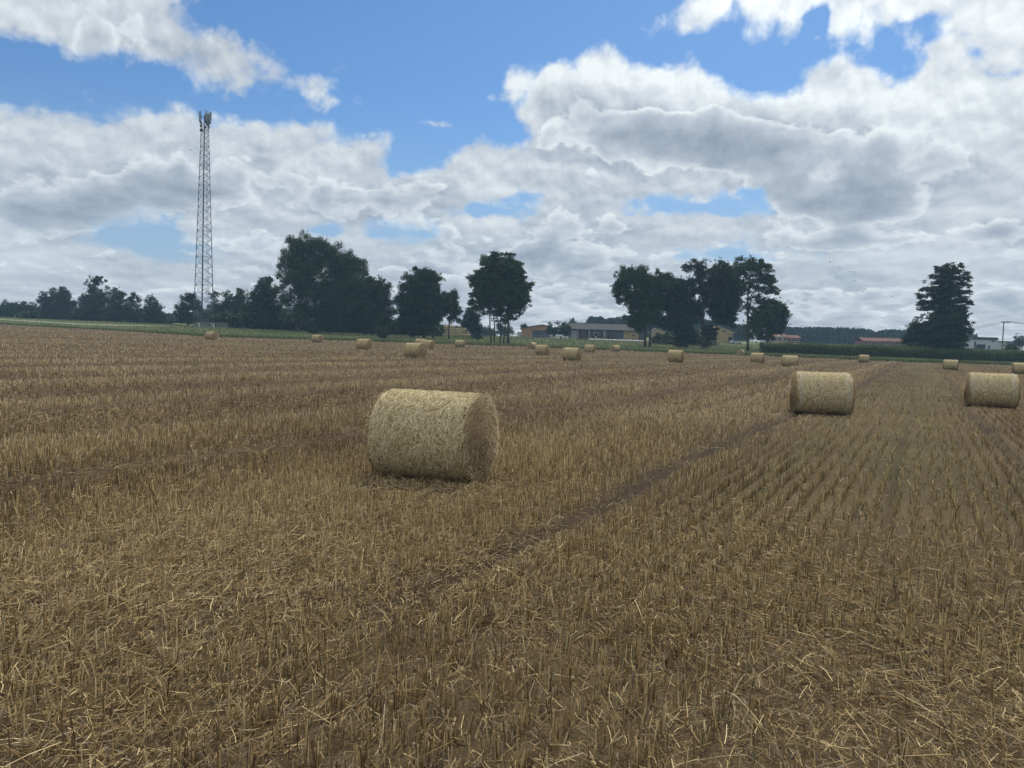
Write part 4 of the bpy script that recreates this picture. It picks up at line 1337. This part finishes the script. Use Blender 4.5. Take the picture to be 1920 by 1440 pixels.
    for q in range(4):
        p0, p1 = corners[q], corners[(q + 1) % 4]
        L = math.hypot(p1[0] - p0[0], p1[1] - p0[1])
        panel = MB()
        for f in np.arange(0, L + .01, .13):
            x = p0[0] + (p1[0] - p0[0]) * f / L; y = p0[1] + (p1[1] - p0[1]) * f / L
            panel.box(x - .011, x + .011, y - .011, y + .011, -.1, 1.45)
        for z in (.1, .5, .9, 1.3, 1.42): panel.tube([(p0[0], p0[1], z), (p1[0], p1[1], z)], .018, 4)
        panel.build('mesh_panel', fm, t)
        for f in np.arange(0, L - .5, 2.5):
            x = p0[0] + (p1[0] - p0[0]) * f / L; y = p0[1] + (p1[1] - p0[1]) * f / L
            MB().box(x - .04, x + .04, y - .04, y + .04, -.2, 1.55).build('post', M_STEEL, t)


build_tower()


# ------------------------------------------------------------------ farm buildings
def frame_at(u, depth): return stand(u, depth)


M_BRICK = mat_simple('orange block wall', (.36, .22, .12), .9, 0, .15, 1.0)
M_YELLOW = mat_simple('yellow render', (.34, .265, .13), .9, 0, .12, .6)
M_PALEYELLOW = mat_simple('pale sand render', (.36, .31, .19), .9, 0, .15, .6)
M_GREYWALL = mat_simple('grey block wall', (.075, .077, .080), .9, 0, .2, .8)
M_ROOFGREY = mat_simple('old corrugated roof', (.042, .042, .043), .85, 0, .2, .5)
M_ROOFDARK = mat_simple('dark sheet roof', (.05, .05, .052), .8, 0, .2, .5)
M_ROOFRED = mat_simple('red tiles', (.125, .045, .034), .85, 0, .25, .8)
M_DARK = mat_simple('dark door', (.03, .032, .036), .8, 0, .2, 1)
M_SLATE = mat_simple('blue grey door', (.075, .082, .10), .7, 0, .1, 1)
M_RUST = mat_simple('rusty red iron', (.10, .052, .042), .8, 0, .3, 2)
M_CREAM = mat_simple('cream render', (.50, .46, .36), .9, 0, .1, .6)


def px_width(u0, u1, depth): return (u1 - u0) * depth / FPX


def build_buildings():
    # open-fronted shed of orange blocks
    D = 275; k = D / FPX
    o = stand(978, D)
    t = thing('brick_shed', 'orange block shed with dark sliding door left of the long grey barn', 'shed', tuple(o))
    W = px_width(978, 1031, D)
    H0 = at(978, 614.5, D)[2] - o[2]; H1 = at(1016, 608.8, D)[2] - o[2]
    xr = px_width(978, 1016, D)
    MB().prism([(0, -.5), (W, -.5), (W, H0 + (H1 - H0) * .6), (xr, H1 - .1), (0, H0 - .1)], 0, 12).build('wall', M_BRICK, t)
    MB().prism([(-.5, H0 - .25), (-.5, H0 + .0), (xr, H1 + .12), (W + .4, H0 + (H1 - H0) * .55 + .1), (W + .4, H0 + (H1 - H0) * .55 - .08), (xr, H1 - .095)], -.5, 12.5).build('roof', M_ROOFDARK, t)
    x0 = px_width(978, 998, D)
    d = MB().box(x0, W - .2, -.12, -.003, 0, at(1005, 619.5, D)[2] - o[2]); dr = d.build('door', M_SLATE, t)
    # white wall end beyond it
    o = stand(970, 285)
    t = thing('white_trailer', 'small white box trailer against the left end of the orange shed', 'trailer', tuple(o))
    MB().box(0, 1.5, 0, 3, .5, 1.9).build('body', M_WHITE, t)
    MB().box(-.04, 1.54, -.04, 3.04, 1.903, 1.98).build('roof', M_WHITE, t)
    for x in (.2, 1.3): MB().tube([(x - .12, 1.5, .35), (x + .12, 1.5, .35)], .35, 14).build('wheel', M_TYRE, t)
    # the long barn
    D = 280
    o = stand(1067, D)
    t = thing('long_barn', 'long low barn under a grey corrugated roof with a yellow end wall', 'barn', tuple(o), rad(-2))
    W = px_width(1067, 1206, D)
    He = at(1100, 617, D)[2] - o[2]; Hr = at(1100, 605.2, D)[2] - o[2]
    MB().box(0, W, 0, 11, -1, He).build('wall', M_GREYWALL, t)
    n = 90
    roof = MB()
    prof = [(-.7, He - .12), (5.5, Hr), (11.7, He - .12)]
    for a, b in zip(prof[:-1], prof[1:]):
        vs = []
        for i in range(n + 1):
            x = -.6 + (W + 1.2) * i / n; rip = .035 * (i % 2)
            vs += [(x, a[0], a[1] + rip), (x, b[0], b[1] + rip)]
        roof.add(vs, [(2 * i, 2 * i + 2, 2 * i + 3, 2 * i + 1) for i in range(n)])
    roof.box(-.6, W + .6, 5.3, 5.7, Hr + .04, Hr + .12)
    roof.box(-.6, W + .6, -.74, -.70, He - .3, He - .1)
    roof.build('roof', M_ROOFGREY, t)
    g = MB().prism([(0.02, He), (11 - .02, He), (5.5, Hr - .05)], 0, .2).build('gable', M_GREYWALL, t)
    g.rotation_euler = (0, 0, rad(90)); g.location = (.25, 0, 0)
    px = lambda u: px_width(1067, u, D)
    w2 = MB()
    for i in range(5): w2.box(px(1071), px(1081), -.09 - .01 * (i % 2), -.004, .2 + i * .52, .2 + i * .52 + .46)
    w2.build('white_slat_panel', M_ANT, t)
    MB().box(px(1083), px(1104), -.06, -.004, 0, He - .35).build('gate_opening', M_DARK, t)
    MB().box(px(1088), px(1099), -.10, -.064, .7, He - .7).build('machine_in_doorway', M_RUST, t)
    for u in (1083, 1104): MB().box(px(u) - .12, px(u) + .12, -.14, -.003, 0, He - .2).build('door_post', M_CREAM, t)
    MB().box(px(1150), px(1166), -.08, -.004, 0, He - .3).build('sliding_door', M_SLATE, t)
    MB().box(px(1131), px(1135), -.05, -.004, .5, He - .4).build('window', M_ANT, t)
    MB().box(px(1168), px(1196), -.05, -.004, 0, He - .25).build('yellow_wall', M_YELLOW, t)
    wf = MB().box(px(1183.5), px(1188.5), -.08, -.054, 1.1, 1.9).build('window', M_CREAM, t)
    MB().box(px(1184), px(1188), -.095, -.083, 1.18, 1.82).build('pane', M_GLASS, wf)
    # sand coloured outhouse
    D = 268
    o = stand(1222, D)
    t = thing('outhouse', 'small sand coloured outhouse with light roof between the dark trees', 'outhouse', tuple(o))
    W = px_width(1222, 1248, D); He = at(1235, 622, D)[2] - o[2]; Hr = at(1235, 615.5, D)[2] - o[2]
    MB().prism([(0, -.5), (W, -.5), (W, He), (W * .45, Hr), (0, He)], 0, 6).build('wall', M_PALEYELLOW, t)
    MB().prism([(-.25, He - .1), (W * .45, Hr + .02), (W + .25, He - .1), (W + .25, He + .06), (W * .45, Hr + .2), (-.25, He + .06)], -.3, 6.3).build('roof', M_GREYWALL, t)
    MB().box(W * .42, W * .72, -.06, -.004, 0, He * .72).build('door', M_PALEYELLOW, t)
    for x in (W * .36, W * .76): MB().box(x - .1, x + .1, -.08, -.003, 0, He * .8).build('door_post', M_CREAM, t)
    # yellow gable house
    D = 272
    o = stand(1323.5, D)
    t = thing('yellow_house', 'yellow gable house with two small upper windows behind the trees', 'house', tuple(o))
    W = px_width(1323.5, 1374, D); He = at(1374, 624, D)[2] - o[2]; Hr = at(1349, 613.2, D)[2] - o[2]; Hl = at(1323, 618, D)[2] - o[2]
    MB().prism([(0, -.6), (W, -.6), (W, He), (W * .5, Hr), (0, Hl)], 0, 9).build('wall', M_YELLOW, t)
    MB().prism([(-.4, Hl - .12), (W * .5, Hr + .02), (W + .4, He - .12), (W + .4, He + .1), (W * .5, Hr + .22), (-.4, Hl + .1)], -.12, 9.4).build('roof', M_PALEYELLOW, t)
    for u in (1329, 1357):
        x = px_width(1323.5, u, D)
        z = at(u, 619.8 + (1.0 if u > 1340 else 0), D)[2] - o[2]
        f = MB().box(x - .52, x + .52, -.06, -.004, z - .42, z + .42).build('window', M_PALEYELLOW, t)
        for s in (-1, 1): MB().box(x + s * .25 - .2, x + s * .25 + .2, -.08, -.063, z - .34, z + .34).build('pane', M_GLASS, f)
    x = px_width(1323.5, 1338, D)
    MB().box(x - .5, x + .5, -.06, -.004, 0, 1.7).build('door', M_RUST, t)
    x = px_width(1323.5, 1369, D)
    MB().box(x - .7, x + .7, -.06, -.004, 0, 2.2).build('door', M_DARK, t)
    p = MB()
    for q in np.linspace(px_width(1323.5, 1360, D), W + .3, 4): p.box(q - .05, q + .05, -1.8, -1.7, 0, He - .3 if q > W - 2 else 1.1)
    p.tube([(px_width(1323.5, 1358, D), -1.75, He - .5), (W + .5, -1.75, He - .5)], .06, 5)
    p.build('porch_frame', M_BARK, t)
    # red roofed houses beyond the maize
    for u0, u1, vr, ve, D, rm, lab, gab in ((1448, 1476, 626.5, 632, 330, M_ROOFRED, 'red roofed house with an arched cream gable beyond the maize', True),
                                           (1474, 1500, 629, 634, 335, M_ROOFRED, 'low red roofed wing beside the arched gable house', False),
                                           (1618, 1655, 634, 640, 330, M_ROOFRED, 'left one of the two red houses low over the maize left of the layered tree', False),
                                           (1656, 1696, 635, 640.5, 335, M_ROOFRED, 'right one of the two red houses low over the maize left of the layered tree', False)):
        o = stand(u0, D)
        t = thing('red_house', lab, 'house', tuple(o), 0, 'red roofed houses beyond the maize')
        W = px_width(u0, u1, D); Hr = at((u0 + u1) / 2, vr, D)[2] - o[2]; He = at((u0 + u1) / 2, ve, D)[2] - o[2]
        MB().box(0, W, 0, 8, -1, He).build('wall', mat_simple('house wall', (.20, .085, .06) if not gab else (.34, .22, .15), .9, 0, .15, .8), t)
        rf = MB().prism([(-.5, He - .1), (4, Hr), (8.5, He - .1), (8.5, He + .1), (4, Hr + .2), (-.5, He + .1)], 0, W + .6).build('roof', rm, t)
        rf.rotation_euler = (0, 0, rad(90)); rf.location = (W + .3, 0, 0)
        nwin = 3
        for i in range(nwin):
            x = W * (i + .5) / nwin
            f = MB().box(x - .6, x + .6, -.06, -.004, He - 1.5, He - .4).build('window', M_WHITE, t)
            MB().box(x - .5, x + .5, -.08, -.063, He - 1.4, He - .5).build('pane', M_GLASS, f)
        if gab:
            x = W * .48
            MB().prism([(x - 1.7, He - .3), (x + 1.7, He - .3), (x + 1.2, He + .35), (x, He + .75), (x - 1.2, He + .35)], -.5, 3).build('arched_gable', M_CREAM, t)
    # white works building on the right
    D = 300
    o = stand(1822, D)
    t = thing('white_building', 'long white building with dark flat roof behind the overhead line pole', 'building', tuple(o))
    W1 = px_width(1822, 1869, D); W2 = px_width(1822, 1888, D)
    H1 = at(1845, 636.5, D)[2] - o[2]; H0 = at(1845, 632.2, D)[2] - o[2]; H2 = at(1880, 639.5, D)[2] - o[2]
    wm = mat_simple('pale grey render', (.46, .47, .47), .9, 0, .1, .5)
    MB().box(0, W1, 0, 14, -1, H1).build('wall', wm, t)
    MB().box(W1 + .003, W2, 1, 14, -1, H2 - .3).build('low_wall', wm, t)
    MB().prism([(-.3, H1 - .05), (W1 + .5, H1 - .05), (W1 - .3, H0), (.2, H0)], -.4, 14.4).build('roof', M_ROOFDARK, t)
    MB().box(W1 + .05, W2 + .3, .6, 14.4, H2 - .297, H2).build('low_roof', M_ROOFDARK, t)
    MB().box(px_width(1822, 1830, D), px_width(1822, 1847, D), -.06, -.004, 0, H1 * .5).build('gate', M_DARK, t)
    MB().box(px_width(1822, 1852, D), px_width(1822, 1856, D), -.06, -.004, .3, H1 * .42).build('window', M_SLATE, t)
    MB().box(px_width(1822, 1858, D), px_width(1822, 1864, D), -.06, -.004, H1 * .78, H1 * .9).build('window', M_DARK, t)
    MB().box(px_width(1822, 1826, D), px_width(1822, 1829, D), -.08, -.004, .1, H1 * .75).build('door', M_DARK, t)
    o = stand(1890, 330)
    t = thing('pale_house', 'small pale house at the right picture edge beside the bush', 'house', tuple(o))
    W = px_width(1890, 1918, 330); He = at(1900, 643.5, 330)[2] - o[2]; Hr = at(1900, 640, 330)[2] - o[2]
    MB().box(0, W, 0, 7, -1, He).build('wall', M_CREAM, t)
    MB().box(-.3, W + .3, -.3, 7.3, He + .003, Hr).build('roof', M_GREYWALL, t)
    MB().box(W * .3, W * .45, -.05, -.004, He - 1.2, He - .3).build('window', M_GLASS, t)


build_buildings()


def build_yard_things():
    # white wrapped silage sausage on the grass
    D = 245
    a, b = stand(1104, D), stand(1206, D)
    n = 40
    pts, rr = [], []
    for i in range(n + 1):
        f = i / n
        p = a + (b - a) * f
        pts.append((p[0], p[1], float(height(p[0], p[1])) + .28 + .05 * math.sin(i * 1.7)))
        rr.append((.26 + .06 * math.sin(i * 1.1) + .04 * math.sin(i * 2.9)) * (0.4 if i in (0, n) else 1))
    o = MB().tube(pts, rr, 10).build('silage_film', M_WHITE, None, True)
    tag(o, 'long strip of white plastic film lying on the grass before the barn', 'plastic sheet')
    o = link('dark_tarpaulin', None) if False else None
    # tractor
    p = stand(1121, 262)
    t = thing('tractor', 'old tractor with a pale cab parked before the grey barn', 'tractor', tuple(p))
    MB().prism([(-.1, .7), (1.9, .7), (1.9, 1.35), (1.7, 1.5), (-.1, 1.5)], -.4, .4).build('bonnet', M_RUST, t)
    c = MB()
    for x in (-1.3, -.15):
        for y in (-.6, .6): c.box(x - .05, x + .05, y - .05, y + .05, 1.0, 2.3)
    c.box(-1.45, 0, -.7, .7, 2.3, 2.4); c.box(-1.4, -.1, -.6, .6, .7, 1.2)
    c.build('cab', M_CREAM, t)
    MB().box(-1.2, -.2, -.62, .62, 1.25, 2.27).build('cab_glass', M_GLASS, t)
    for x, r in ((-.9, .75), (1.4, .45)):
        for y in (-.75, .75):
            w = MB().tube([(x, y - .18, r), (x, y + .18, r)], r, 20).build('wheel', M_TYRE, t)
            MB().tube([(x, y - .2, r), (x, y + .2, r)], r * .5, 12).build('rim', M_CREAM, w)
    MB().tube([(1.2, 0, 1.5), (1.2, 0, 2.2)], .04, 6).build('exhaust', M_DARK, t)
    # farm trailer
    p = stand(1140, 262)
    t = thing('farm_trailer', 'low rusty red farm trailer right of the tractor', 'trailer', tuple(p))
    MB().box(-1.0, 2.4, -.9, .9, .75, 1.5).build('body', M_RUST, t)
    MB().tube([(-1, 0, .75), (-2.0, 0, .6)], .06, 6).build('drawbar', M_DARK, t)
    for x in (0, 1.5):
        for y in (-.8, .8): MB().tube([(x, y - .12, .4), (x, y + .12, .4)], .4, 16).build('wheel', M_TYRE, t)
    # calf hutches / white box things near the bush
    for u, lab, s in ((1050, 'white box shaped calf hutch left of the barn', 1.0), (1057, 'lower white bundle right of the calf hutch', .6)):
        p = stand(u, 255)
        t = thing('calf_hutch', lab, 'hutch', tuple(p), rad(15), 'white hutches before the barn')
        MB().prism([(-.6 * s, 0), (.6 * s, 0), (.6 * s, 1.0 * s), (.3 * s, 1.35 * s), (-.6 * s, 1.2 * s)], -.7, .7).build('shell', M_WHITE, t)
        MB().box(-.25 * s, .3 * s, -.73, -.703, .05, .8 * s).build('opening', M_DARK, t)
    # dark heap of old tyres
    vs = []
    p = stand(1093, 252)
    n = 24
    mb = MB()
    rg = random.Random(5)
    V = []; Fq = []
    for i in range(9):
        for j in range(n):
            a = 2 * math.pi * j / n; f = i / 8
            r = (1 - f) * (1 + .2 * rg.uniform(-1, 1))
            V.append((1.9 * r * math.cos(a), 1.2 * r * math.sin(a), .7 * math.sqrt(max(0, 1 - (1 - f) ** 2)) * (1 + .15 * rg.uniform(-1, 1))))
    for i in range(8):
        for j in range(n): Fq.append((i * n + j, i * n + (j + 1) % n, (i + 1) * n + (j + 1) % n, (i + 1) * n + j))
    mb.add(V, Fq)
    o = mb.build('manure_heap', mat_simple('dark heap', (.06, .045, .038), .95, 0, .4, 3)); o.location = tuple(p)
    tag(o, 'dark brown heap on the grass below the barn opening', 'heap')


build_yard_things()


def car(label, u, depth, paint, rz, group=None):
    p = stand(u, depth)
    t = thing('parked_car', label, 'car', tuple(p), rz, group)
    b = MB()
    prof = [(-2.05, .35), (2.05, .35), (2.1, .7), (1.95, .88), (.95, .98), (-1.6, 1.0), (-2.05, .9)]
    b.prism(prof, -.82, .82); b.build('body', paint, t)
    b = MB()
    low = [(-1.55, -.78, 1.002), (.95, -.78, .982), (.95, .78, .982), (-1.55, .78, 1.002)]
    hi = [(-1.0, -.62, 1.45), (.2, -.62, 1.45), (.2, .62, 1.45), (-1.0, .62, 1.45)]
    b.add(low + hi, [(4, 5, 6, 7), (0, 1, 5, 4), (1, 2, 6, 5), (2, 3, 7, 6), (3, 0, 4, 7)])
    b.build('window', M_GLASS, t)
    MB().box(-1.05, .25, -.66, .66, 1.453, 1.5).build('roof', paint, t)
    for x in (-1.3, 1.3):
        for y in (-.74, .74):
            w = MB().tube([(x, y - .11, .32), (x, y + .11, .32)], .32, 18).build('wheel', M_TYRE, t)
            MB().tube([(x, y - .125, .32), (x, y + .125, .32)], .18, 12).build('rim', M_STEEL, w)
    for y in (-.55, .55): MB().box(2.06, 2.13, y - .18, y + .18, .62, .78).build('headlight', M_ANT, t)


M_SILVER = mat_simple('silver paint', (.40, .41, .42), .35, .2, .02)
M_CARDARK = mat_simple('dark blue paint', (.03, .035, .05), .3, .1, .02)
car('white car on the road in front of the left wood', 38, 318, M_WHITE, rad(172))
car('pale car half hidden at the right end of the left wood', 306, 300, M_SILVER, rad(10))
car('white van-like car in the shade under the pyramid shaped tree', 811, 222, M_WHITE, rad(15))
car('silver car parked between the outhouse and the dark tree', 1262, 258, M_SILVER, rad(25))
car('white car right beside the silver one near the dark tree', 1272, 262, M_WHITE, rad(160))
car('grey car parked at the right side of the yellow house', 1379, 262, M_SILVER, rad(20))


# ------------------------------------------------------------------ stacked bales by the trees
def build_stacks():
    D = 300
    me_r, me_e = bale_meshes(False, 44, None)
    o = stand(829, D)
    k = D / FPX

    def put(u, depth, tier, rz, lab, grp, sx=1.0):
        x = o[0] + (u - 829) * k
        t = thing('stacked_bale', lab, 'straw bale', (x, depth, float(height(x, D)) + tier * 1.02), rz, grp)
        t.scale = (sx, .95, .95)
        link('straw_roll', me_r, t)
        for e in me_e: link('end_face', e, t)
    for tier in range(4):
        for row in range(2):                                        # side-on rows, the right block stepped at its end
            for i in range(3):
                put(833 + i * 6.6 + tier * .5, D + row * 1.15 + tier * .25, tier, rad((i * 5 + tier * 3) % 5 - 2), 'side-on straw bale in the left block of the stack beside the trees', 'bales of the left stack block')
            for i in range(3 if tier < 3 else 2):
                put(878 - i * 6.8 - tier * 3.0, D + row * 1.15 + tier * .25, tier, rad((i * 3 + tier * 7) % 5 - 2), 'side-on straw bale in the right, stepped block of the stack', 'bales of the right stack block')
    for tier, us in enumerate(((849, 854.6, 860.2), (851.8, 857.4), (854.6,))):
        for u in us:
            put(u, D - 2.2, tier, rad(90 + (u * 7) % 6 - 3), 'end-on straw bale of the small pyramid between the two stack blocks', 'end-on bales of the stack')


build_stacks()


# ------------------------------------------------------------------ poles and wires
def pole(u, depth, vtop, label, arm, group):
    p = stand(u, depth)
    h = at(u, vtop, depth)[2] - p[2]
    t = thing('utility_pole', label, 'utility pole', tuple(p), 0, group)
    MB().tube([(0, 0, -.3), (0, 0, h)], [.17, .12], 10).build('post', mat_simple('weathered pole', (.13, .125, .115), .9, 0, .2, 2), t)
    MB().box(-arm * .35, arm, -.07, .07, h - .28, h - .12).build('crossarm', M_DARKSTEEL, t)
    for x in (-arm * .3, arm * .5, arm * .95):
        MB().tube([(x, 0, h - .12), (x, 0, h + .12)], [.06, .05], 8).build('insulator', M_DARKSTEEL, t)
    return p, h


def build_lines():
    p, h = pole(1878, 200, 603, 'tall utility pole with one sided crossarm right of the layered tree', 1.6, 'utility poles on the right')
    q, h2 = pole(1903.5, 340, 624.5, 'shorter far utility pole near the right picture edge', 1.4, 'utility poles on the right')
    for i, (dx, dz) in enumerate(((-.5, .1), (.8, .1), (1.5, .1))):
        for tgt, lab in ((at(1690 + i * 4, 636 + i * 2, 330), 'overhead wire sagging from the tall pole leftwards behind the layered tree'),
                         (at(2150, 622 + i * 2, 230), 'overhead wire running from the tall pole out of the picture on the right')):
            a = np.array([p[0] + dx, p[1], p[2] + h + dz])
            pts = []
            for f in np.linspace(0, 1, 24):
                c = a * (1 - f) + tgt * f
                c[2] -= 1.6 * 4 * f * (1 - f) * (1.0 if tgt[0] < a[0] else .3)
                pts.append(c)
            o = MB().tube(pts, .03, 4, False).build('overhead_wire', M_DARKSTEEL)
            tag(o, lab, 'wire', 'wires left of the tall pole' if tgt[0] < a[0] else 'wires right of the tall pole')


build_lines()

# fence posts and rails along the meadow
def build_fences():
    for lab, us, D in (('thin grey post and wire fence in the meadow left of the alder stems', (884, 1000), 262), ('thin post and wire fence before the orange shed', (1000, 1070), 248)):
        a = stand(us[0], D)
        t = thing('wire_fence', lab, 'fence', tuple(a), 0, 'wire fences in the meadow')
        n = int((us[1] - us[0]) / 9)
        tops = []
        for i in range(n + 1):
            p = stand(us[0] + (us[1] - us[0]) * i / n, D) - a
            MB().box(p[0] - .06, p[0] + .06, p[1] - .06, p[1] + .06, p[2] - .2, p[2] + 1.15).build('post', M_GREYWALL, t)
            tops.append(p)
        for z in (.55, 1.05): MB().tube([(q[0], q[1], q[2] + z) for q in tops], .03, 4, False).build('wire', M_ANT, t)


build_fences()


# ------------------------------------------------------------------ birds
def build_birds():
    m = mat_simple('dark feathers', (.02, .02, .022), .8)
    def bird_mesh(flap):
        b = MB()
        b.tube([(-.2, 0, 0), (-.1, 0, .01), (.06, 0, .015), (.15, 0, .01), (.22, 0, 0)], [.015, .055, .06, .04, .008], 8)
        for s in (-1, 1):
            b.add([(-.07, s * .03, .02), (.08, s * .03, .02), (.09, s * .24, .02 + flap * .16), (-.05, s * .22, .02 + flap * .15),
                   (-.02, s * .46, .02 + flap * .2), (.05, s * .45, .02 + flap * .2),
                   (-.07, s * .03, .035), (.08, s * .03, .035), (.09, s * .24, .03 + flap * .16), (-.05, s * .22, .03 + flap * .15)],
                  [(0, 1, 2, 3), (3, 2, 5, 4), (6, 9, 8, 7), (9, 4, 5, 8)])
        b.add([(-.18, -.03, 0), (-.18, .03, 0), (-.32, .06, 0), (-.32, -.06, 0)], [(0, 1, 2, 3)])
        me = bpy.data.meshes.new('bird'); me.from_pydata(b.v, [], b.f); me.materials.append(m); me.update()
        return me
    meshes = [bird_mesh(f) for f in (1.0, .2, -.7)]
    flock = [(1556, 492), (1572, 491.5), (1573.5, 500.5), (1575, 505.5), (1591, 509), (1597, 509), (1602.5, 511), (1568, 520.5), (1602, 526), (1596.5, 532),
             (1621, 540.5), (1618.5, 546.5), (1623, 544), (1628, 548), (1633, 546), (1605.5, 550), (1601, 546.5), (1644, 535), (1673, 557), (1633, 552), (1615, 548)]
    for i, (u, v) in enumerate(flock + [(358, 282), (369, 277), (749, 399)]):
        dp = 150 + (i * 37 % 40)
        p = at(u, v, dp)
        o = link('bird', meshes[i % 3], None, tuple(p))
        o.rotation_euler = (0, 0, rad((i * 67) % 360)); o.scale = (.72, .72, .72)
        if i < len(flock): tag(o, 'tiny dark bird of the loose flock left of the layered tree', 'bird', 'birds of the flock')
        elif i < len(flock) + 2: tag(o, ('lower' if i == len(flock) else 'upper') + ' of two tiny dark birds flying left of the mast top', 'bird', 'birds by the mast')
        else: tag(o, 'single tiny dark bird in front of the grey cloud above the trees', 'bird')


build_birds()


# ------------------------------------------------------------------ air
def build_haze():
    m = bpy.data.materials.new('air'); m.use_nodes = True
    w = NT(m.node_tree)
    v = w.n('ShaderNodeVolumePrincipled')
    v.inputs['Color'].default_value = (0.44, 0.72, 1.0, 1)
    v.inputs['Density'].default_value = 0.00036
    o = w.n('ShaderNodeOutputMaterial'); w.link(v.outputs[0], o.inputs['Volume'])
    b = MB().box(-620, 620, -60, 620, -8, 72).build('haze', m)
    tag(b, kind='stuff')


build_haze()
